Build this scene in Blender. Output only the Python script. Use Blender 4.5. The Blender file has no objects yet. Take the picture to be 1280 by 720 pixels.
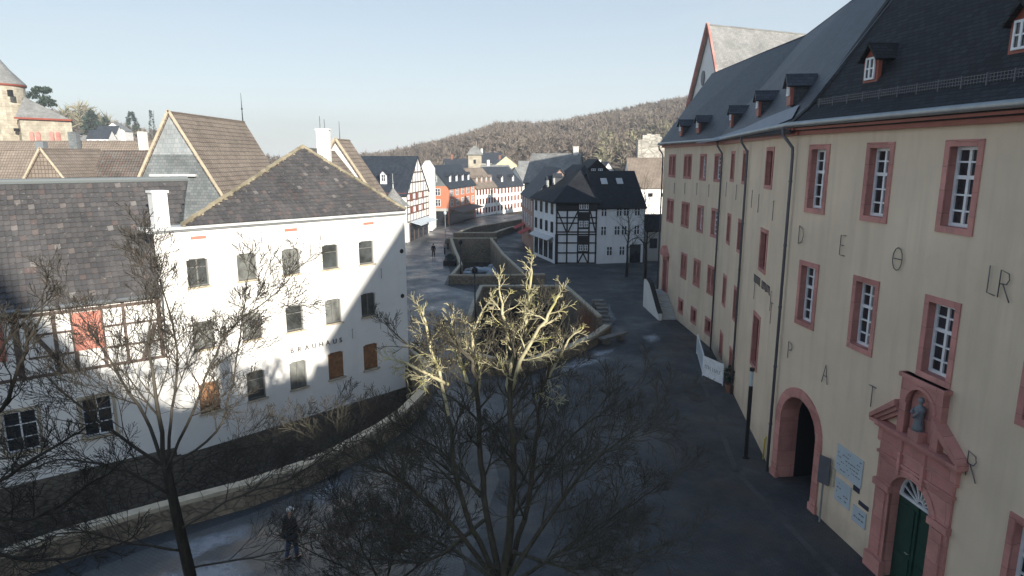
import bpy, bmesh, math, random
from mathutils import Vector as V, Matrix, geometry
random.seed(7)
C = bpy.context.scene.collection
scene = bpy.context.scene
H = 12.5; F = 820.0; PITCH = math.atan(163/820.0)
cp, sp = math.cos(PITCH), math.sin(PITCH)
# ---------------------------------------------------------------- survey helpers (sight lines -> real points on real planes)
def ray(px, py):
    u = (px-640)/F; v = (py-360)/F
    return V((u, cp-sp*v, -(sp+cp*v)))
def G(px, py, z=0.0):
    r = ray(px, py); t = (z-H)/r.z
    return V((r.x*t, r.y*t, z))
def D(px, py, Y):
    r = ray(px, py); t = Y/r.y
    return V((r.x*t, Y, H+r.z*t))
def onplane(px, py, p, n):
    r = ray(px, py); o = V((0, 0, H)); t = (V(p)-o).dot(n)/r.dot(n)
    return o+r*t
# ---------------------------------------------------------------- materials
def newmat(name):
    m = bpy.data.materials.new(name); m.use_nodes = True
    nt = m.node_tree; b = nt.nodes['Principled BSDF']
    return m, nt, b
def N(nt, t, **k):
    n = nt.nodes.new(t)
    for a, v in k.items():
        if a in n.inputs: n.inputs[a].default_value = v
        else: setattr(n, a, v)
    return n
def ramp(nt, fac, stops):
    r = nt.nodes.new('ShaderNodeValToRGB'); nt.links.new(fac, r.inputs[0])
    el = r.color_ramp.elements
    while len(el) < len(stops): el.new(.5)
    for e, (p, c) in zip(el, stops):
        e.position = p; e.color = (c[0], c[1], c[2], 1)
    return r.outputs[0]
def coords(nt, kind='Object'):
    return nt.nodes.new('ShaderNodeTexCoord').outputs[kind]
def mapv(nt, vec, s):
    m = nt.nodes.new('ShaderNodeMapping'); nt.links.new(vec, m.inputs[0]); m.inputs['Scale'].default_value = s
    return m.outputs[0]
def noise(nt, vec, scale, detail=4, rough=.6):
    n = N(nt, 'ShaderNodeTexNoise'); n.inputs['Scale'].default_value = scale; n.inputs['Detail'].default_value = detail; n.inputs['Roughness'].default_value = rough
    nt.links.new(vec, n.inputs['Vector']); return n.outputs['Fac']
def mul(c, k): return tuple(min(1, x*k) for x in c[:3])
def mixc(nt, fac, a, b, mode='MIX'):
    m = nt.nodes.new('ShaderNodeMix'); m.data_type = 'RGBA'; m.blend_type = mode
    for i, x in ((0, fac), (6, a), (7, b)):
        if isinstance(x, (int, float)): m.inputs[i].default_value = x
        elif isinstance(x, tuple): m.inputs[i].default_value = (x[0], x[1], x[2], 1)
        else: nt.links.new(x, m.inputs[i])
    return m.outputs[2]
def bump(nt, b, h, strength=.3, dist=.02):
    n = nt.nodes.new('ShaderNodeBump'); n.inputs['Strength'].default_value = strength; n.inputs['Distance'].default_value = dist
    nt.links.new(h, n.inputs['Height']); nt.links.new(n.outputs[0], b.inputs['Normal'])
def plain(name, col, rough=.6, metal=0, var=.12, scale=3.0, spec=.4):
    m, nt, b = newmat(name); v = coords(nt)
    c = ramp(nt, noise(nt, v, scale), [(.3, mul(col, 1-var)), (.7, mul(col, 1+var))])
    nt.links.new(c, b.inputs['Base Color']); b.inputs['Roughness'].default_value = rough; b.inputs['Metallic'].default_value = metal
    b.inputs['Specular IOR Level'].default_value = spec
    return m
def plaster(name, col, stain=.25, stainc=None, grime=False):
    m, nt, b = newmat(name); v = coords(nt)
    n1 = noise(nt, v, .35, 5, .6); n2 = noise(nt, mapv(nt, v, (1.6, 1.6, .12)), 1.0, 4, .65); n3 = noise(nt, v, 14, 3)
    base = ramp(nt, n1, [(.3, mul(col, .88 if grime else .94)), (.7, mul(col, 1.06))])
    streak = ramp(nt, n2, [(.48 if grime else .52, (0, 0, 0)), (.74, (1, 1, 1))])
    dirt = mixc(nt, stain, base, stainc or mul(col, .55))
    c = mixc(nt, streak, base, dirt)
    c = mixc(nt, ramp(nt, noise(nt, v, .9, 6, .7), [(.58, (0,)*3), (.66, (.35,)*3)]), c, mul(col, .86))
    if grime:
        sz = N(nt, 'ShaderNodeSeparateXYZ'); nt.links.new(v, sz.inputs[0]); ad = N(nt, 'ShaderNodeMath', operation='MULTIPLY_ADD'); nt.links.new(noise(nt, v, 1.4, 5, .7), ad.inputs[0]); ad.inputs[1].default_value = 2.4; nt.links.new(sz.outputs[2], ad.inputs[2])
        g_ = ramp(nt, ad.outputs[0], [(0, (1,)*3), (1, (0,)*3)]); mr = N(nt, 'ShaderNodeMapRange'); nt.links.new(ad.outputs[0], mr.inputs[0]); mr.inputs[1].default_value = .9; mr.inputs[2].default_value = 2.3; mr.inputs[3].default_value = .7; mr.inputs[4].default_value = 0
        c = mixc(nt, mr.outputs[0], c, mul(col, .6))
    nt.links.new(c, b.inputs['Base Color']); b.inputs['Roughness'].default_value = .9; b.inputs['Specular IOR Level'].default_value = .2
    bump(nt, b, n3, .25, .01); return m
def courses(name, c1, c2, mortar, bw, bh, rough=.7, ms=.015, var=.5, bmp=.5, spec=.3, bigvar=None, off=.5):
    m, nt, b = newmat(name); uv = coords(nt, 'UV')
    br = N(nt, 'ShaderNodeTexBrick'); br.inputs['Scale'].default_value = 1
    br.inputs['Brick Width'].default_value = bw; br.inputs['Row Height'].default_value = bh
    br.inputs['Mortar Size'].default_value = ms; br.inputs['Mortar Smooth'].default_value = .3; br.offset = off
    br.inputs['Color1'].default_value = (*c1, 1); br.inputs['Color2'].default_value = (*c2, 1); br.inputs['Mortar'].default_value = (*mortar, 1)
    w = N(nt, 'ShaderNodeVectorMath', operation='ADD'); nn = N(nt, 'ShaderNodeTexNoise'); nn.inputs['Scale'].default_value = 1.3
    nt.links.new(uv, nn.inputs['Vector']); sc = N(nt, 'ShaderNodeVectorMath', operation='SCALE'); sc.inputs['Scale'].default_value = bh*.35
    nt.links.new(nn.outputs['Color'], sc.inputs[0]); nt.links.new(uv, w.inputs[0]); nt.links.new(sc.outputs[0], w.inputs[1])
    nt.links.new(w.outputs[0], br.inputs['Vector'])
    big = ramp(nt, noise(nt, uv, .55, 5, .65), [(.3, (1-var,)*3), (.7, (1+var*.7,)*3)])
    c = mixc(nt, 1.0, br.outputs['Color'], big, 'MULTIPLY')
    if bigvar: c = mixc(nt, ramp(nt, noise(nt, uv, 1.7, 6, .7), [(.55, (0,)*3), (.66, (1,)*3)]), c, bigvar)
    nt.links.new(c, b.inputs['Base Color']); b.inputs['Roughness'].default_value = rough; b.inputs['Specular IOR Level'].default_value = spec
    inv = N(nt, 'ShaderNodeMath', operation='SUBTRACT'); inv.inputs[0].default_value = 1; nt.links.new(br.outputs['Fac'], inv.inputs[1])
    bump(nt, b, inv.outputs[0], bmp, .02); return m
def rubble(name, c1, c2, mortar, size=.35, rough=.9):
    m, nt, b = newmat(name); uv = coords(nt, 'UV')
    vv = mapv(nt, uv, (1/size*.6, 1/size*1.15, 1))
    vo = N(nt, 'ShaderNodeTexVoronoi', feature='DISTANCE_TO_EDGE'); vo.inputs['Scale'].default_value = 1; nt.links.new(vv, vo.inputs['Vector'])
    vc = N(nt, 'ShaderNodeTexVoronoi'); vc.inputs['Scale'].default_value = 1; nt.links.new(vv, vc.inputs['Vector'])
    edge = ramp(nt, vo.outputs['Distance'], [(.02, (0,)*3), (.09, (1,)*3)])
    sep = N(nt, 'ShaderNodeSeparateColor'); nt.links.new(vc.outputs['Color'], sep.inputs[0])
    stone = ramp(nt, sep.outputs[0], [(0, c1), (1, c2)])
    stone = mixc(nt, .6, stone, ramp(nt, noise(nt, uv, 5, 5), [(.3, mul(c1, .7)), (.7, mul(c2, 1.2))]))
    c = mixc(nt, edge, mortar, stone)
    big = ramp(nt, noise(nt, uv, .4, 4), [(.3, (.6,)*3), (.7, (1.2,)*3)])
    c = mixc(nt, 1., c, big, 'MULTIPLY')
    nt.links.new(c, b.inputs['Base Color']); b.inputs['Roughness'].default_value = rough; bump(nt, b, edge, .6, .03); return m
def tilemat(name, stops, moss=None, rough=.75):
    m, nt, b = newmat(name)
    a = N(nt, 'ShaderNodeAttribute'); a.attribute_name = 'rnd'; v = coords(nt)
    c = ramp(nt, a.outputs['Fac'], stops)
    big = ramp(nt, noise(nt, v, .5, 4), [(.3, (.75,)*3), (.7, (1.2,)*3)])
    c = mixc(nt, 1., c, big, 'MULTIPLY')
    c = mixc(nt, ramp(nt, noise(nt, v, 7, 5, .7), [(.62, (0,)*3), (.72, (1,)*3)]), c, moss or (.3, .29, .26))
    nt.links.new(c, b.inputs['Base Color']); b.inputs['Roughness'].default_value = rough; bump(nt, b, noise(nt, v, 22, 3), .3, .01); return m
def glass(name, col=(.02, .024, .03), rough=.08):
    m, nt, b = newmat(name); v = coords(nt)
    c = ramp(nt, noise(nt, v, 1.1, 3), [(.35, mul(col, .5)), (.65, mul(col, 1.6))])
    nt.links.new(c, b.inputs['Base Color']); b.inputs['Roughness'].default_value = rough; b.inputs['Specular IOR Level'].default_value = .6
    return m
def barkmat(name, c1, c2, moss=None, spread=.55):
    m, nt, b = newmat(name); v = coords(nt)
    c = ramp(nt, noise(nt, mapv(nt, v, (6, 6, 1.5)), 2, 5, .7), [(.3, c1), (.7, c2)])
    if moss: c = mixc(nt, ramp(nt, noise(nt, v, 3.2, 4), [(spread, (0,)*3), (spread+.1, (1,)*3)]), c, moss)
    nt.links.new(c, b.inputs['Base Color']); b.inputs['Roughness'].default_value = .9; b.inputs['Specular IOR Level'].default_value = .2
    return m
M = dict(
 cream=plaster('cream_plaster', (.69, .565, .425), .5, (.47, .385, .29), True),
 white=plaster('white_plaster', (.80, .79, .76), .12, (.55, .52, .46)),
 white2=plaster('old_white_plaster', (.70, .69, .65), .3, (.4, .38, .34)),
 dimwhite=plaster('bluish_white_plaster', (.74, .76, .78), .25, (.36, .36, .36)),
 orange=plaster('orange_render', (.50, .20, .12), .2),
 yellow=plaster('yellow_render', (.66, .55, .33), .2),
 pinkish=plaster('pink_brown_render', (.36, .25, .21), .2),
 ivory=courses('ivory_sandstone', (.36, .325, .26), (.45, .41, .33), (.27, .24, .19), .9, .45, .9, .02, .4, .3, .1, (.33, .30, .24)),
 ruin=rubble('pale_ruin_stone', (.36, .34, .30), (.52, .50, .45), (.25, .23, .2), 1.1),
 greyr=plaster('grey_render', (.42, .42, .40), .2),
 redstone=courses('red_sandstone', (.44, .20, .175), (.53, .26, .225), (.28, .14, .125), 1.3, .62, .9, .008, .35, .25, .15, (.38, .21, .185)),
 redpaint=plain('red_brown_paint', (.27, .07, .045), .5),
 slate=courses('dark_slate', (.030, .036, .045), (.055, .063, .075), (.012, .014, .018), .28, .16, .5, .012, .25, .5, .35),
 slateblack=courses('black_slate', (.018, .019, .022), (.032, .034, .038), (.006, .006, .008), .26, .15, .72, .012, .25, .5, .2),
 slategrey=courses('weathered_grey_slate', (.20, .205, .20), (.27, .27, .26), (.12, .12, .12), .3, .18, .7, .012, .3, .4, .3),
 slatewall=courses('grey_slate_hanging', (.13, .15, .155), (.19, .205, .21), (.08, .085, .09), .25, .2, .6, .01, .3, .3, .3),
 slatewall2=courses('pale_slate_hanging', (.26, .29, .30), (.33, .35, .36), (.18, .19, .2), .25, .3, .6, .01, .25, .3, .3),
 blueroof=courses('blue_black_roof_tiles', (.022, .030, .042), (.04, .05, .065), (.01, .012, .016), .3, .3, .6, .02, .2, .5, .3),
 browntile=courses('brown_concrete_tiles', (.225, .185, .15), (.27, .225, .185), (.12, .10, .085), .3, .34, .8, .03, .25, .8, .2, None, 0),
 redtile=courses('mixed_red_tiles', (.17, .12, .10), (.15, .14, .125), (.06, .05, .045), .26, .3, .8, .03, .5, .7, .2, (.13, .14, .135), 0),
 oldtile=tilemat('old_dark_pantiles', [(0, (.060, .058, .060)), (.5, (.076, .073, .074)), (.88, (.092, .086, .085)), (.96, (.105, .078, .072)), (1, (.20, .195, .185))]),
 moss=tilemat('mossy_ridge_mortar', [(0, (.19, .165, .115)), (1, (.31, .27, .19))], (.2, .2, .08)),
 timber=plain('dark_timber', (.018, .016, .016), .7, 0, .3, 8),
 browntimber=plain('brown_timber', (.11, .08, .066), .75, 0, .3, 8),
 shutter=plain('red_shutter_paint', (.44, .17, .125), .6),
 board=plain('brown_plywood', (.23, .115, .055), .7, 0, .35, 4),
 whitepaint=plain('white_paint', (.72, .74, .76), .4),
 greyframe=plain('grey_window_frame', (.16, .16, .15), .5),
 zinc=plain('zinc_sheet', (.30, .32, .33), .45, .6, .15, 2),
 paleflash=plain('pale_lead_flashing', (.52, .53, .53), .6, 0, .1, 2),
 pipe=plain('dark_painted_pipe', (.10, .10, .115), .45),
 black=plain('black_metal', (.012, .012, .014), .4),
 glass=glass('dark_window_glass'),
 glassmid=glass('curtained_window_glass', (.05, .055, .055), .12),
 dimglass=glass('dusty_window_glass', (.15, .155, .145), .3),
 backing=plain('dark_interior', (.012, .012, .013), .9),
 greendoor=plain('dark_green_door_paint', (.018, .055, .04), .4),
 maroon=plain('maroon_blinds', (.16, .035, .04), .6),
 quoin=plain('sandstone_coping', (.43, .375, .28), .85, 0, .2, 3),
 rubbledark=rubble('dark_rubble_stone', (.09, .077, .06), (.17, .15, .118), (.06, .052, .042), .26),
 rubblebrown=rubble('brown_rubble_stone', (.20, .16, .115), (.31, .255, .185), (.14, .115, .085), .28),
 snow=plain('thin_snow', (.24, .265, .30), .7, 0, .08, 3),
 bark=barkmat('dark_bark', (.020, .018, .015), (.055, .048, .038), (.06, .065, .03), .62),
 barkpale=barkmat('sun_tinted_bark', (.38, .34, .21), (.58, .53, .34), (.50, .47, .2), .52),  # pale yellow bark, sunlight painted into its colour
 barkcrown=barkmat('mixed_grey_bark', (.05, .045, .036), (.115, .105, .082), (.10, .105, .05), .6),
 barkmid=barkmat('grey_brown_bark', (.045, .04, .034), (.10, .09, .074)),
 barkred=barkmat('red_brown_twigs', (.10, .06, .045), (.19, .12, .09)),
 farbark=barkmat('far_grey_bark', (.10, .082, .068), (.17, .14, .115)),
 needles=plain('dark_needles', (.03, .05, .035), .8, 0, .4, 2),
 skin=plain('skin', (.5, .3, .22), .5), jacket=plain('black_jacket_cloth', (.012, .012, .014), .8),
 jeans=plain('blue_denim', (.03, .055, .12), .8), cap=plain('light_cap_cloth', (.55, .53, .5), .8), hair=plain('brown_hair', (.05, .03, .02), .7),
 darkstone=plain('worn_grey_stone', (.15, .14, .125), .8, 0, .25, 2),
 paper=plain('pale_notice_board', (.42, .48, .52), .5, 0, .06, 2), ink=plain('dark_print', (.03, .035, .06), .6),
 yellowp=plain('yellow_marker_paint', (.55, .45, .04), .5), awning=plain('pale_awning_cloth', (.5, .56, .6), .7),
 awningdark=plain('dark_awning_cloth', (.08, .08, .085), .8), redcloth=plain('red_cloth', (.35, .04, .04), .8),
 bronze=plain('weathered_grey_statue', (.16, .18, .20), .6), ruststone=plain('red_brown_stone', (.20, .10, .065), .8),
)
# ---------------------------------------------------------------- mesh builder
class MB:
    def __init__(s): s.v = []; s.f = []; s.m = []; s.r = []; s.rnd = 0.
    def poly(s, pts, m=0):
        i = len(s.v); s.v += [tuple(p) for p in pts]; s.f.append(tuple(range(i, i+len(pts)))); s.m.append(m); s.r.append(s.rnd)
    def hexa(s, a, b, m=0):            # two matching loops joined
        n = len(a); i = len(s.v); s.v += [tuple(p) for p in a]+[tuple(p) for p in b]
        s.f.append(tuple(range(i+n-1, i-1, -1))); s.f.append(tuple(range(i+n, i+2*n)))
        for k in range(n): s.f.append((i+k, i+(k+1) % n, i+n+(k+1) % n, i+n+k))
        s.m += [m]*(n+2); s.r += [s.rnd]*(n+2)
    def box(s, c, sx, sy, sz, m=0, rz=0):
        c = V(c); a = V((math.cos(rz), math.sin(rz), 0))*sx/2; b = V((-math.sin(rz), math.cos(rz), 0))*sy/2; z = V((0, 0, sz/2))
        q = [c-a-b-z, c+a-b-z, c+a+b-z, c-a+b-z]; s.hexa(q, [p+z*2 for p in q], m)
    def slab(s, pts, t, m=0):
        pts = [V(p) for p in pts]; n = (pts[1]-pts[0]).cross(pts[2]-pts[0]).normalized()
        if n.z < 0: pts.reverse(); n = -n
        s.hexa([p-n*t for p in pts], pts, m)
    def bar(s, p, q, w, h=None, m=0):
        p, q = V(p), V(q); d = (q-p).normalized(); up = V((0, 0, 1)) if abs(d.z) < .9 else V((0, 1, 0))
        a = d.cross(up).normalized()*w/2; b = a.cross(d).normalized()*(h or w)/2
        s.hexa([p-a-b, p+a-b, p+a+b, p-a+b], [q-a-b, q+a-b, q+a+b, q-a+b], m)
    def tube(s, pts, rads, k=6, m=0, cap=True):
        pts = [V(p) for p in pts]; n = len(pts); i0 = len(s.v); prev = None
        for j, p in enumerate(pts):
            d = (pts[min(j+1, n-1)]-pts[max(j-1, 0)]).normalized()
            if prev is None:
                a = d.orthogonal().normalized()
            else:
                a = (prev-d*prev.dot(d)).normalized() if (prev-d*prev.dot(d)).length > 1e-6 else d.orthogonal().normalized()
            prev = a; b = d.cross(a); r = rads[j] if hasattr(rads, '__len__') else rads
            for t in range(k):
                an = 2*math.pi*t/k; s.v.append(tuple(p+(a*math.cos(an)+b*math.sin(an))*r))
        for j in range(n-1):
            for t in range(k):
                s.f.append((i0+j*k+t, i0+j*k+(t+1) % k, i0+(j+1)*k+(t+1) % k, i0+(j+1)*k+t)); s.m.append(m); s.r.append(s.rnd)
        if cap:
            s.f.append(tuple(range(i0+k-1, i0-1, -1))); s.f.append(tuple(range(i0+(n-1)*k, i0+n*k))); s.m += [m, m]; s.r += [s.rnd]*2
    def lathe(s, c, prof, k=16, m=0):
        c = V(c); rings = []
        for r, z in prof:
            rings.append(len(s.v)); s.v += [tuple(c+V((r*math.cos(2*math.pi*t/k), r*math.sin(2*math.pi*t/k), z))) for t in range(k)]
        for a, b in zip(rings, rings[1:]):
            for t in range(k):
                s.f.append((a+t, a+(t+1) % k, b+(t+1) % k, b+t)); s.m.append(m); s.r.append(s.rnd)
    def wb(s, W, s0, s1, z0, z1, o0, o1, m=0):   # box in wall coordinates, o = outward offset
        s.hexa([W(s0, z0, o1), W(s1, z0, o1), W(s1, z0, o0), W(s0, z0, o0)], [W(s0, z1, o1), W(s1, z1, o1), W(s1, z1, o0), W(s0, z1, o0)], m)
    def beam(s, W, a, b, w, o0, o1, m=0):        # slanted bar on a wall from (s,z) to (s,z)
        d = V((b[0]-a[0], b[1]-a[1])); d.normalize(); n = V((-d.y, d.x))*w/2
        q = [(a[0]-n.x, a[1]-n.y), (b[0]-n.x, b[1]-n.y), (b[0]+n.x, b[1]+n.y), (a[0]+n.x, a[1]+n.y)]
        s.hexa([W(x, z, o0) for x, z in q], [W(x, z, o1) for x, z in q], m)
    def build(s, name, mats, parent=None, smooth=False, uv=True):
        if not isinstance(mats, (list, tuple)): mats = [mats]
        me = bpy.data.meshes.new(name); off = V((0, 0, 0))
        if parent is not None:
            r = parent
            while r.parent: r = r.parent
            off = V(r.location)
        me.from_pydata([(a-off.x, b-off.y, c-off.z) for a, b, c in s.v] if off.length else s.v, [], s.f)
        for mm in mats: me.materials.append(M[mm] if isinstance(mm, str) else mm)
        me.polygons.foreach_set('material_index', s.m)
        if smooth: me.polygons.foreach_set('use_smooth', [True]*len(s.f))
        if any(s.r):
            at = me.attributes.new('rnd', 'FLOAT', 'FACE'); at.data.foreach_set('value', s.r)
        if uv:
            lay = me.uv_layers.new(name='UVMap'); data = []
            for p in me.polygons:
                n = p.normal
                t = V((-n.y, n.x, 0)) if abs(n.z) < .98 else V((1, 0, 0))
                t.normalize(); b = n.cross(t)
                if b.z < 0: b = -b
                for vi in p.vertices:
                    c = V(s.v[vi]); data += (c.dot(t), c.dot(b))
            lay.data.foreach_set('uv', data)
        me.update(); o = bpy.data.objects.new(name, me); C.objects.link(o)
        if parent is not None: o.parent = parent
        return o
def tag(o, label=None, cat=None, group=None, kind=None):
    if label: o['label'] = label
    if cat: o['category'] = cat
    if group: o['group'] = group
    if kind: o['kind'] = kind
    return o
def thing(name, loc, label, cat, group=None):
    o = bpy.data.objects.new(name, None); o.empty_display_size = .5; C.objects.link(o); o.location = V(loc)
    return tag(o, label, cat, group)
def copy_tree(o, parent=None):
    c = o.copy(); C.objects.link(c)
    if parent: c.parent = parent
    for ch in list(o.children): copy_tree(ch, c)
    return c
class Wall:
    def __init__(s, p0, p1):
        s.p0 = V((p0[0], p0[1], 0)); s.p1 = V((p1[0], p1[1], 0)); s.L = (s.p1-s.p0).length; s.d = (s.p1-s.p0)/s.L
        s.n = V((s.d.y, -s.d.x, 0))       # outward, towards the viewer for left-to-right walls
    def __call__(s, a, z, o=0.): return s.p0+s.d*a+s.n*o+V((0, 0, z))
    def at(s, px, py):
        p = onplane(px, py, s.p0, s.n); return ((p-s.p0).dot(s.d), p.z)
def wallgrid(mb, W, s0, s1, z0, z1, holes=(), m=0, o=0.):
    ss = sorted({s0, s1, *[min(max(h[0], s0), s1) for h in holes], *[min(max(h[1], s0), s1) for h in holes]})
    zs = sorted({z0, z1, *[min(max(h[2], z0), z1) for h in holes], *[min(max(h[3], z0), z1) for h in holes]})
    for a, b in zip(ss, ss[1:]):
        for c, d in zip(zs, zs[1:]):
            x, y = (a+b)/2, (c+d)/2
            if any(h[0] < x < h[1] and h[2] < y < h[3] for h in holes): continue
            mb.poly([W(a, c, o), W(b, c, o), W(b, d, o), W(a, d, o)], m)
def reveal(mb, W, a, b, c, d, dep, m=0, o=0.):
    for q in (((a, c), (a, d)), ((a, d), (b, d)), ((b, d), (b, c)), ((b, c), (a, c))):
        (x0, z0), (x1, z1) = q; mb.poly([W(x0, z0, o), W(x1, z1, o), W(x1, z1, -dep), W(x0, z0, -dep)], m)
def bars(mb, W, a, b, c, d, nx, zsplit, fw, bw, o0, o1, m=0, thick=()):
    mb.wb(W, a, a+fw, c, d, o0, o1, m); mb.wb(W, b-fw, b, c, d, o0, o1, m)
    mb.wb(W, a+fw, b-fw, c, c+fw, o0, o1, m); mb.wb(W, a+fw, b-fw, d-fw, d, o0, o1, m)
    for i in range(1, nx):
        x = a+(b-a)*i/nx; w = bw*1.8 if (nx == 2 or i*2 == nx) else bw
        mb.wb(W, x-w/2, x+w/2, c+fw, d-fw, o0+.002, o1+.004, m)
    for z in zsplit:
        w = bw*2.2 if z in thick else bw
        zz = c+(d-c)*z; mb.wb(W, a+fw, b-fw, zz-w/2, zz+w/2, o0+.004, o1+.007 if z in thick else o1-.002, m)
def win(root, W, s, z, w, h, style, label=None):
    """one window of a building: the visible frame with its pane, sill or surround as sub-parts"""
    a, b, c, d = s-w/2, s+w/2, z-h/2, z+h/2
    if style in ('stone', 'stonedouble', 'blind'):
        f = MB(); t = .17
        for q in ((a, a+t, c, d), (b-t, b, c, d), (a+t, b-t, c, c+t), (a+t, b-t, d-t, d)): f.wb(W, *q, -.02, .035)
        A, B, Cc, Dd = a+t, b-t, c+t, d-t; reveal(f, W, A, B, Cc, Dd, .27)
        if style == 'stonedouble': f.wb(W, s-.1, s+.1, Cc, Dd, -.26, .03)
        o = f.build('window', 'redstone', root)
        k = MB()
        if style == 'stone': bars(k, W, A, B, Cc, Dd, 2, (.2, .4, .62, .81), .09, .045, -.27, -.2, 0, (.62,))
        elif style == 'stonedouble':
            for x0, x1 in ((A, s-.1), (s+.1, B)): bars(k, W, x0, x1, Cc, Dd, 1, (.33, .66), .07, .04, -.26, -.2, 0)
        else: bars(k, W, A, B, Cc, Dd, 2, (), .08, .1, -.26, -.16, 0)
        k.build('casement', 'whitepaint' if style != 'blind' else 'maroon', o)
        g = MB(); g.poly([W(A, Cc, -.25), W(B, Cc, -.25), W(B, Dd, -.25), W(A, Dd, -.25)])
        g.build('pane' if style != 'blind' else 'blind', 'glass' if style != 'blind' else 'maroon', o)
    elif style in ('plain', 'boarded'):
        f = MB()
        if style == 'plain': bars(f, W, a, b, c, d, random.choice((1, 2, 2)), random.choice(((), (.68,), (.68,))), .06, .035, -.16, -.11)
        else: f.wb(W, a, b, c, d, -.14, -.09)
        o = f.build('window', 'greyframe' if style == 'plain' else 'board', root)
        if style == 'plain':
            g = MB(); g.poly([W(a, c, -.15), W(b, c, -.15), W(b, d, -.15), W(a, d, -.15)]); g.build('pane', random.choice(('dimglass', 'glassmid', 'dimglass')), o)
        k = MB(); k.wb(W, a-.07, b+.07, c-.09, c, -.12, .09); k.build('sill', 'quoin', o)
    elif style == 'cottage':
        f = MB(); t = .13
        for q in ((a-t, a, c-t, d+t), (b, b+t, c-t, d+t), (a, b, d, d+t)): f.wb(W, *q, -.02, .04)
        o = f.build('window', 'quoin', root); k = MB(); k.wb(W, a-t-.05, b+t+.05, c-t, c, -.1, .1); k.build('sill', 'quoin', o)
        k = MB(); bars(k, W, a, b, c, d, 2, (.33, .66), .06, .035, -.13, -.08); k.build('casement', 'whitepaint', o)
        g = MB(); g.poly([W(a, c, -.12), W(b, c, -.12), W(b, d, -.12), W(a, d, -.12)]); g.build('pane', 'glass', o)
    else:   # far windows: frame proud of the wall, pane inside it
        fm = {'far': 'whitepaint', 'farred': 'redpaint', 'fardark': 'timber'}[style]; f = MB(); bars(f, W, a, b, c, d, 2, (.6,), .08, .06, .0, .07)
        o = f.build('window', fm, root); g = MB(); g.wb(W, a+.03, b-.03, c+.03, d-.03, .0, .03); g.build('pane', 'glass', o)
    if label: o['label'] = label
    return o
def arch_pts(cx, zs, r, n=12, squash=1.): return [(cx-r*math.cos(math.pi*i/n), zs+r*squash*math.sin(math.pi*i/n)) for i in range(n+1)]
def gutter(root, pts, r=.08):
    g = MB(); g.tube(pts, r, 8); return g.build('gutter', 'zinc', root, True)

# ================================================================= THE SCHOOL (right side)
R0 = (10.5, 24.6); RA = (13.3, 42.1); RF = (12.7, 55.8); RN = (R0[0]+.114*46/.9995, R0[1]-.9935*46/.9995)
WD = Wall(R0, RN); WC = Wall(RA, R0); WA = Wall(RF, RA)
LC, LA = WC.L, WA.L
sch = thing('school_building', (13, 30, 0), 'long cream plastered school with red sandstone window surrounds and dark slate roof', 'school')
EZ = 13.62
def mk_wall(W, L0, L1, wins, extra=(), z1=EZ):
    holes = []
    for s, z, w, h, st in wins:
        t = .17; holes.append((s-w/2+t/2, s+w/2-t/2, z-h/2+t/2, z+h/2-t/2))
    mb = MB(); wallgrid(mb, W, L0, L1, -.3, z1, holes+list(extra))
    return mb
dw = []
for i in range(8):
    s = 1.4+3.19*i
    dw += [(s, 11.76, 1.25, 2.38, 'stone')]
    if i != 2: dw += [(s, 7.64, 1.25, 2.38, 'stone')]
dw += [(7.74, 7.7, 1.25, 2.3, 'stone'), (11.25, 3.15, 1.3, 2.45, 'stone'), (14.4, 3.15, 1.3, 2.45, 'stone')]
AC, AR, AS = 1.62, 1.2, 2.55     # cart arch: centre, radius, spring height
PC, PR, PS = 7.55, .82, 2.75     # portal door
ND, NR, NS = 7.62, .52, 5.75     # niche above the portal
mb = mk_wall(WD, 0, 46, dw, [(AC-AR, AC+AR, -.3, AS+AR), (PC-PR, PC+PR, -.3, PS+PR)])
def spandrel(mb, W, cx, r, zs, m=0, o=0.):
    P = arch_pts(cx, zs, r)
    for (x0, z0), (x1, z1) in zip(P, P[1:]): mb.poly([W(x0, z0, o), W(x1, z1, o), W(x1, zs+r, o), W(x0, zs+r, o)], m)
spandrel(mb, WD, AC, AR, AS); spandrel(mb, WD, PC, PR, PS)
mb.build('wall', 'cream', sch)
cw = [(LC-4.47, 12.05, 1.5, 1.8, 'blind'), (LC-4.45, 8.43, 1.5, 1.95, 'blind'), (LC-4.7, 4.2, 1.5, 2.6, 'blind'),
      (LC-13.95, 12.0, 1.2, 1.75, 'blind'), (LC-10.15, 12.0, 1.3, 1.75, 'blind'), (LC-13.95, 8.4, 1.2, 1.8, 'blind'), (LC-10.3, 8.4, 1.3, 1.8, 'blind'),
      (LC-14.1, 4.7, 1.2, 1.9, 'blind'), (LC-10.2, 4.7, 1.3, 1.9, 'blind'), (LC-14.0, 1.35, 1.2, 1.6, 'blind'), (LC-10.4, 1.35, 1.2, 1.6, 'blind')]
mk_wall(WC, 0, LC, cw).build('wall', 'cream', sch)
aw = []
for s, st in ((11.2, 'stonedouble'), (7.2, 'stonedouble'), (3.75, 'stone'), (.85, 'stone')):
    w = 1.9 if st == 'stonedouble' else 1.35
    aw += [(LA-s, 11.85, w, 1.8, st), (LA-s, 8.3, w, 1.9, st)]
for s in (6.9, 3.84, .85): aw.append((LA-s, 4.47, 1.5, 1.95, 'stonedouble'))
for s in (7.15, 4.02, .9): aw.append((LA-s, 1.3, 1.3, 1.2, 'blind'))
mk_wall(WA, 0, LA, aw).build('wall', 'cream', sch)
for W, lst in ((WD, dw), (WC, cw), (WA, aw)):
    for s, z, w, h, st in lst: win(sch, W, s, z, w, h, st)
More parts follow.
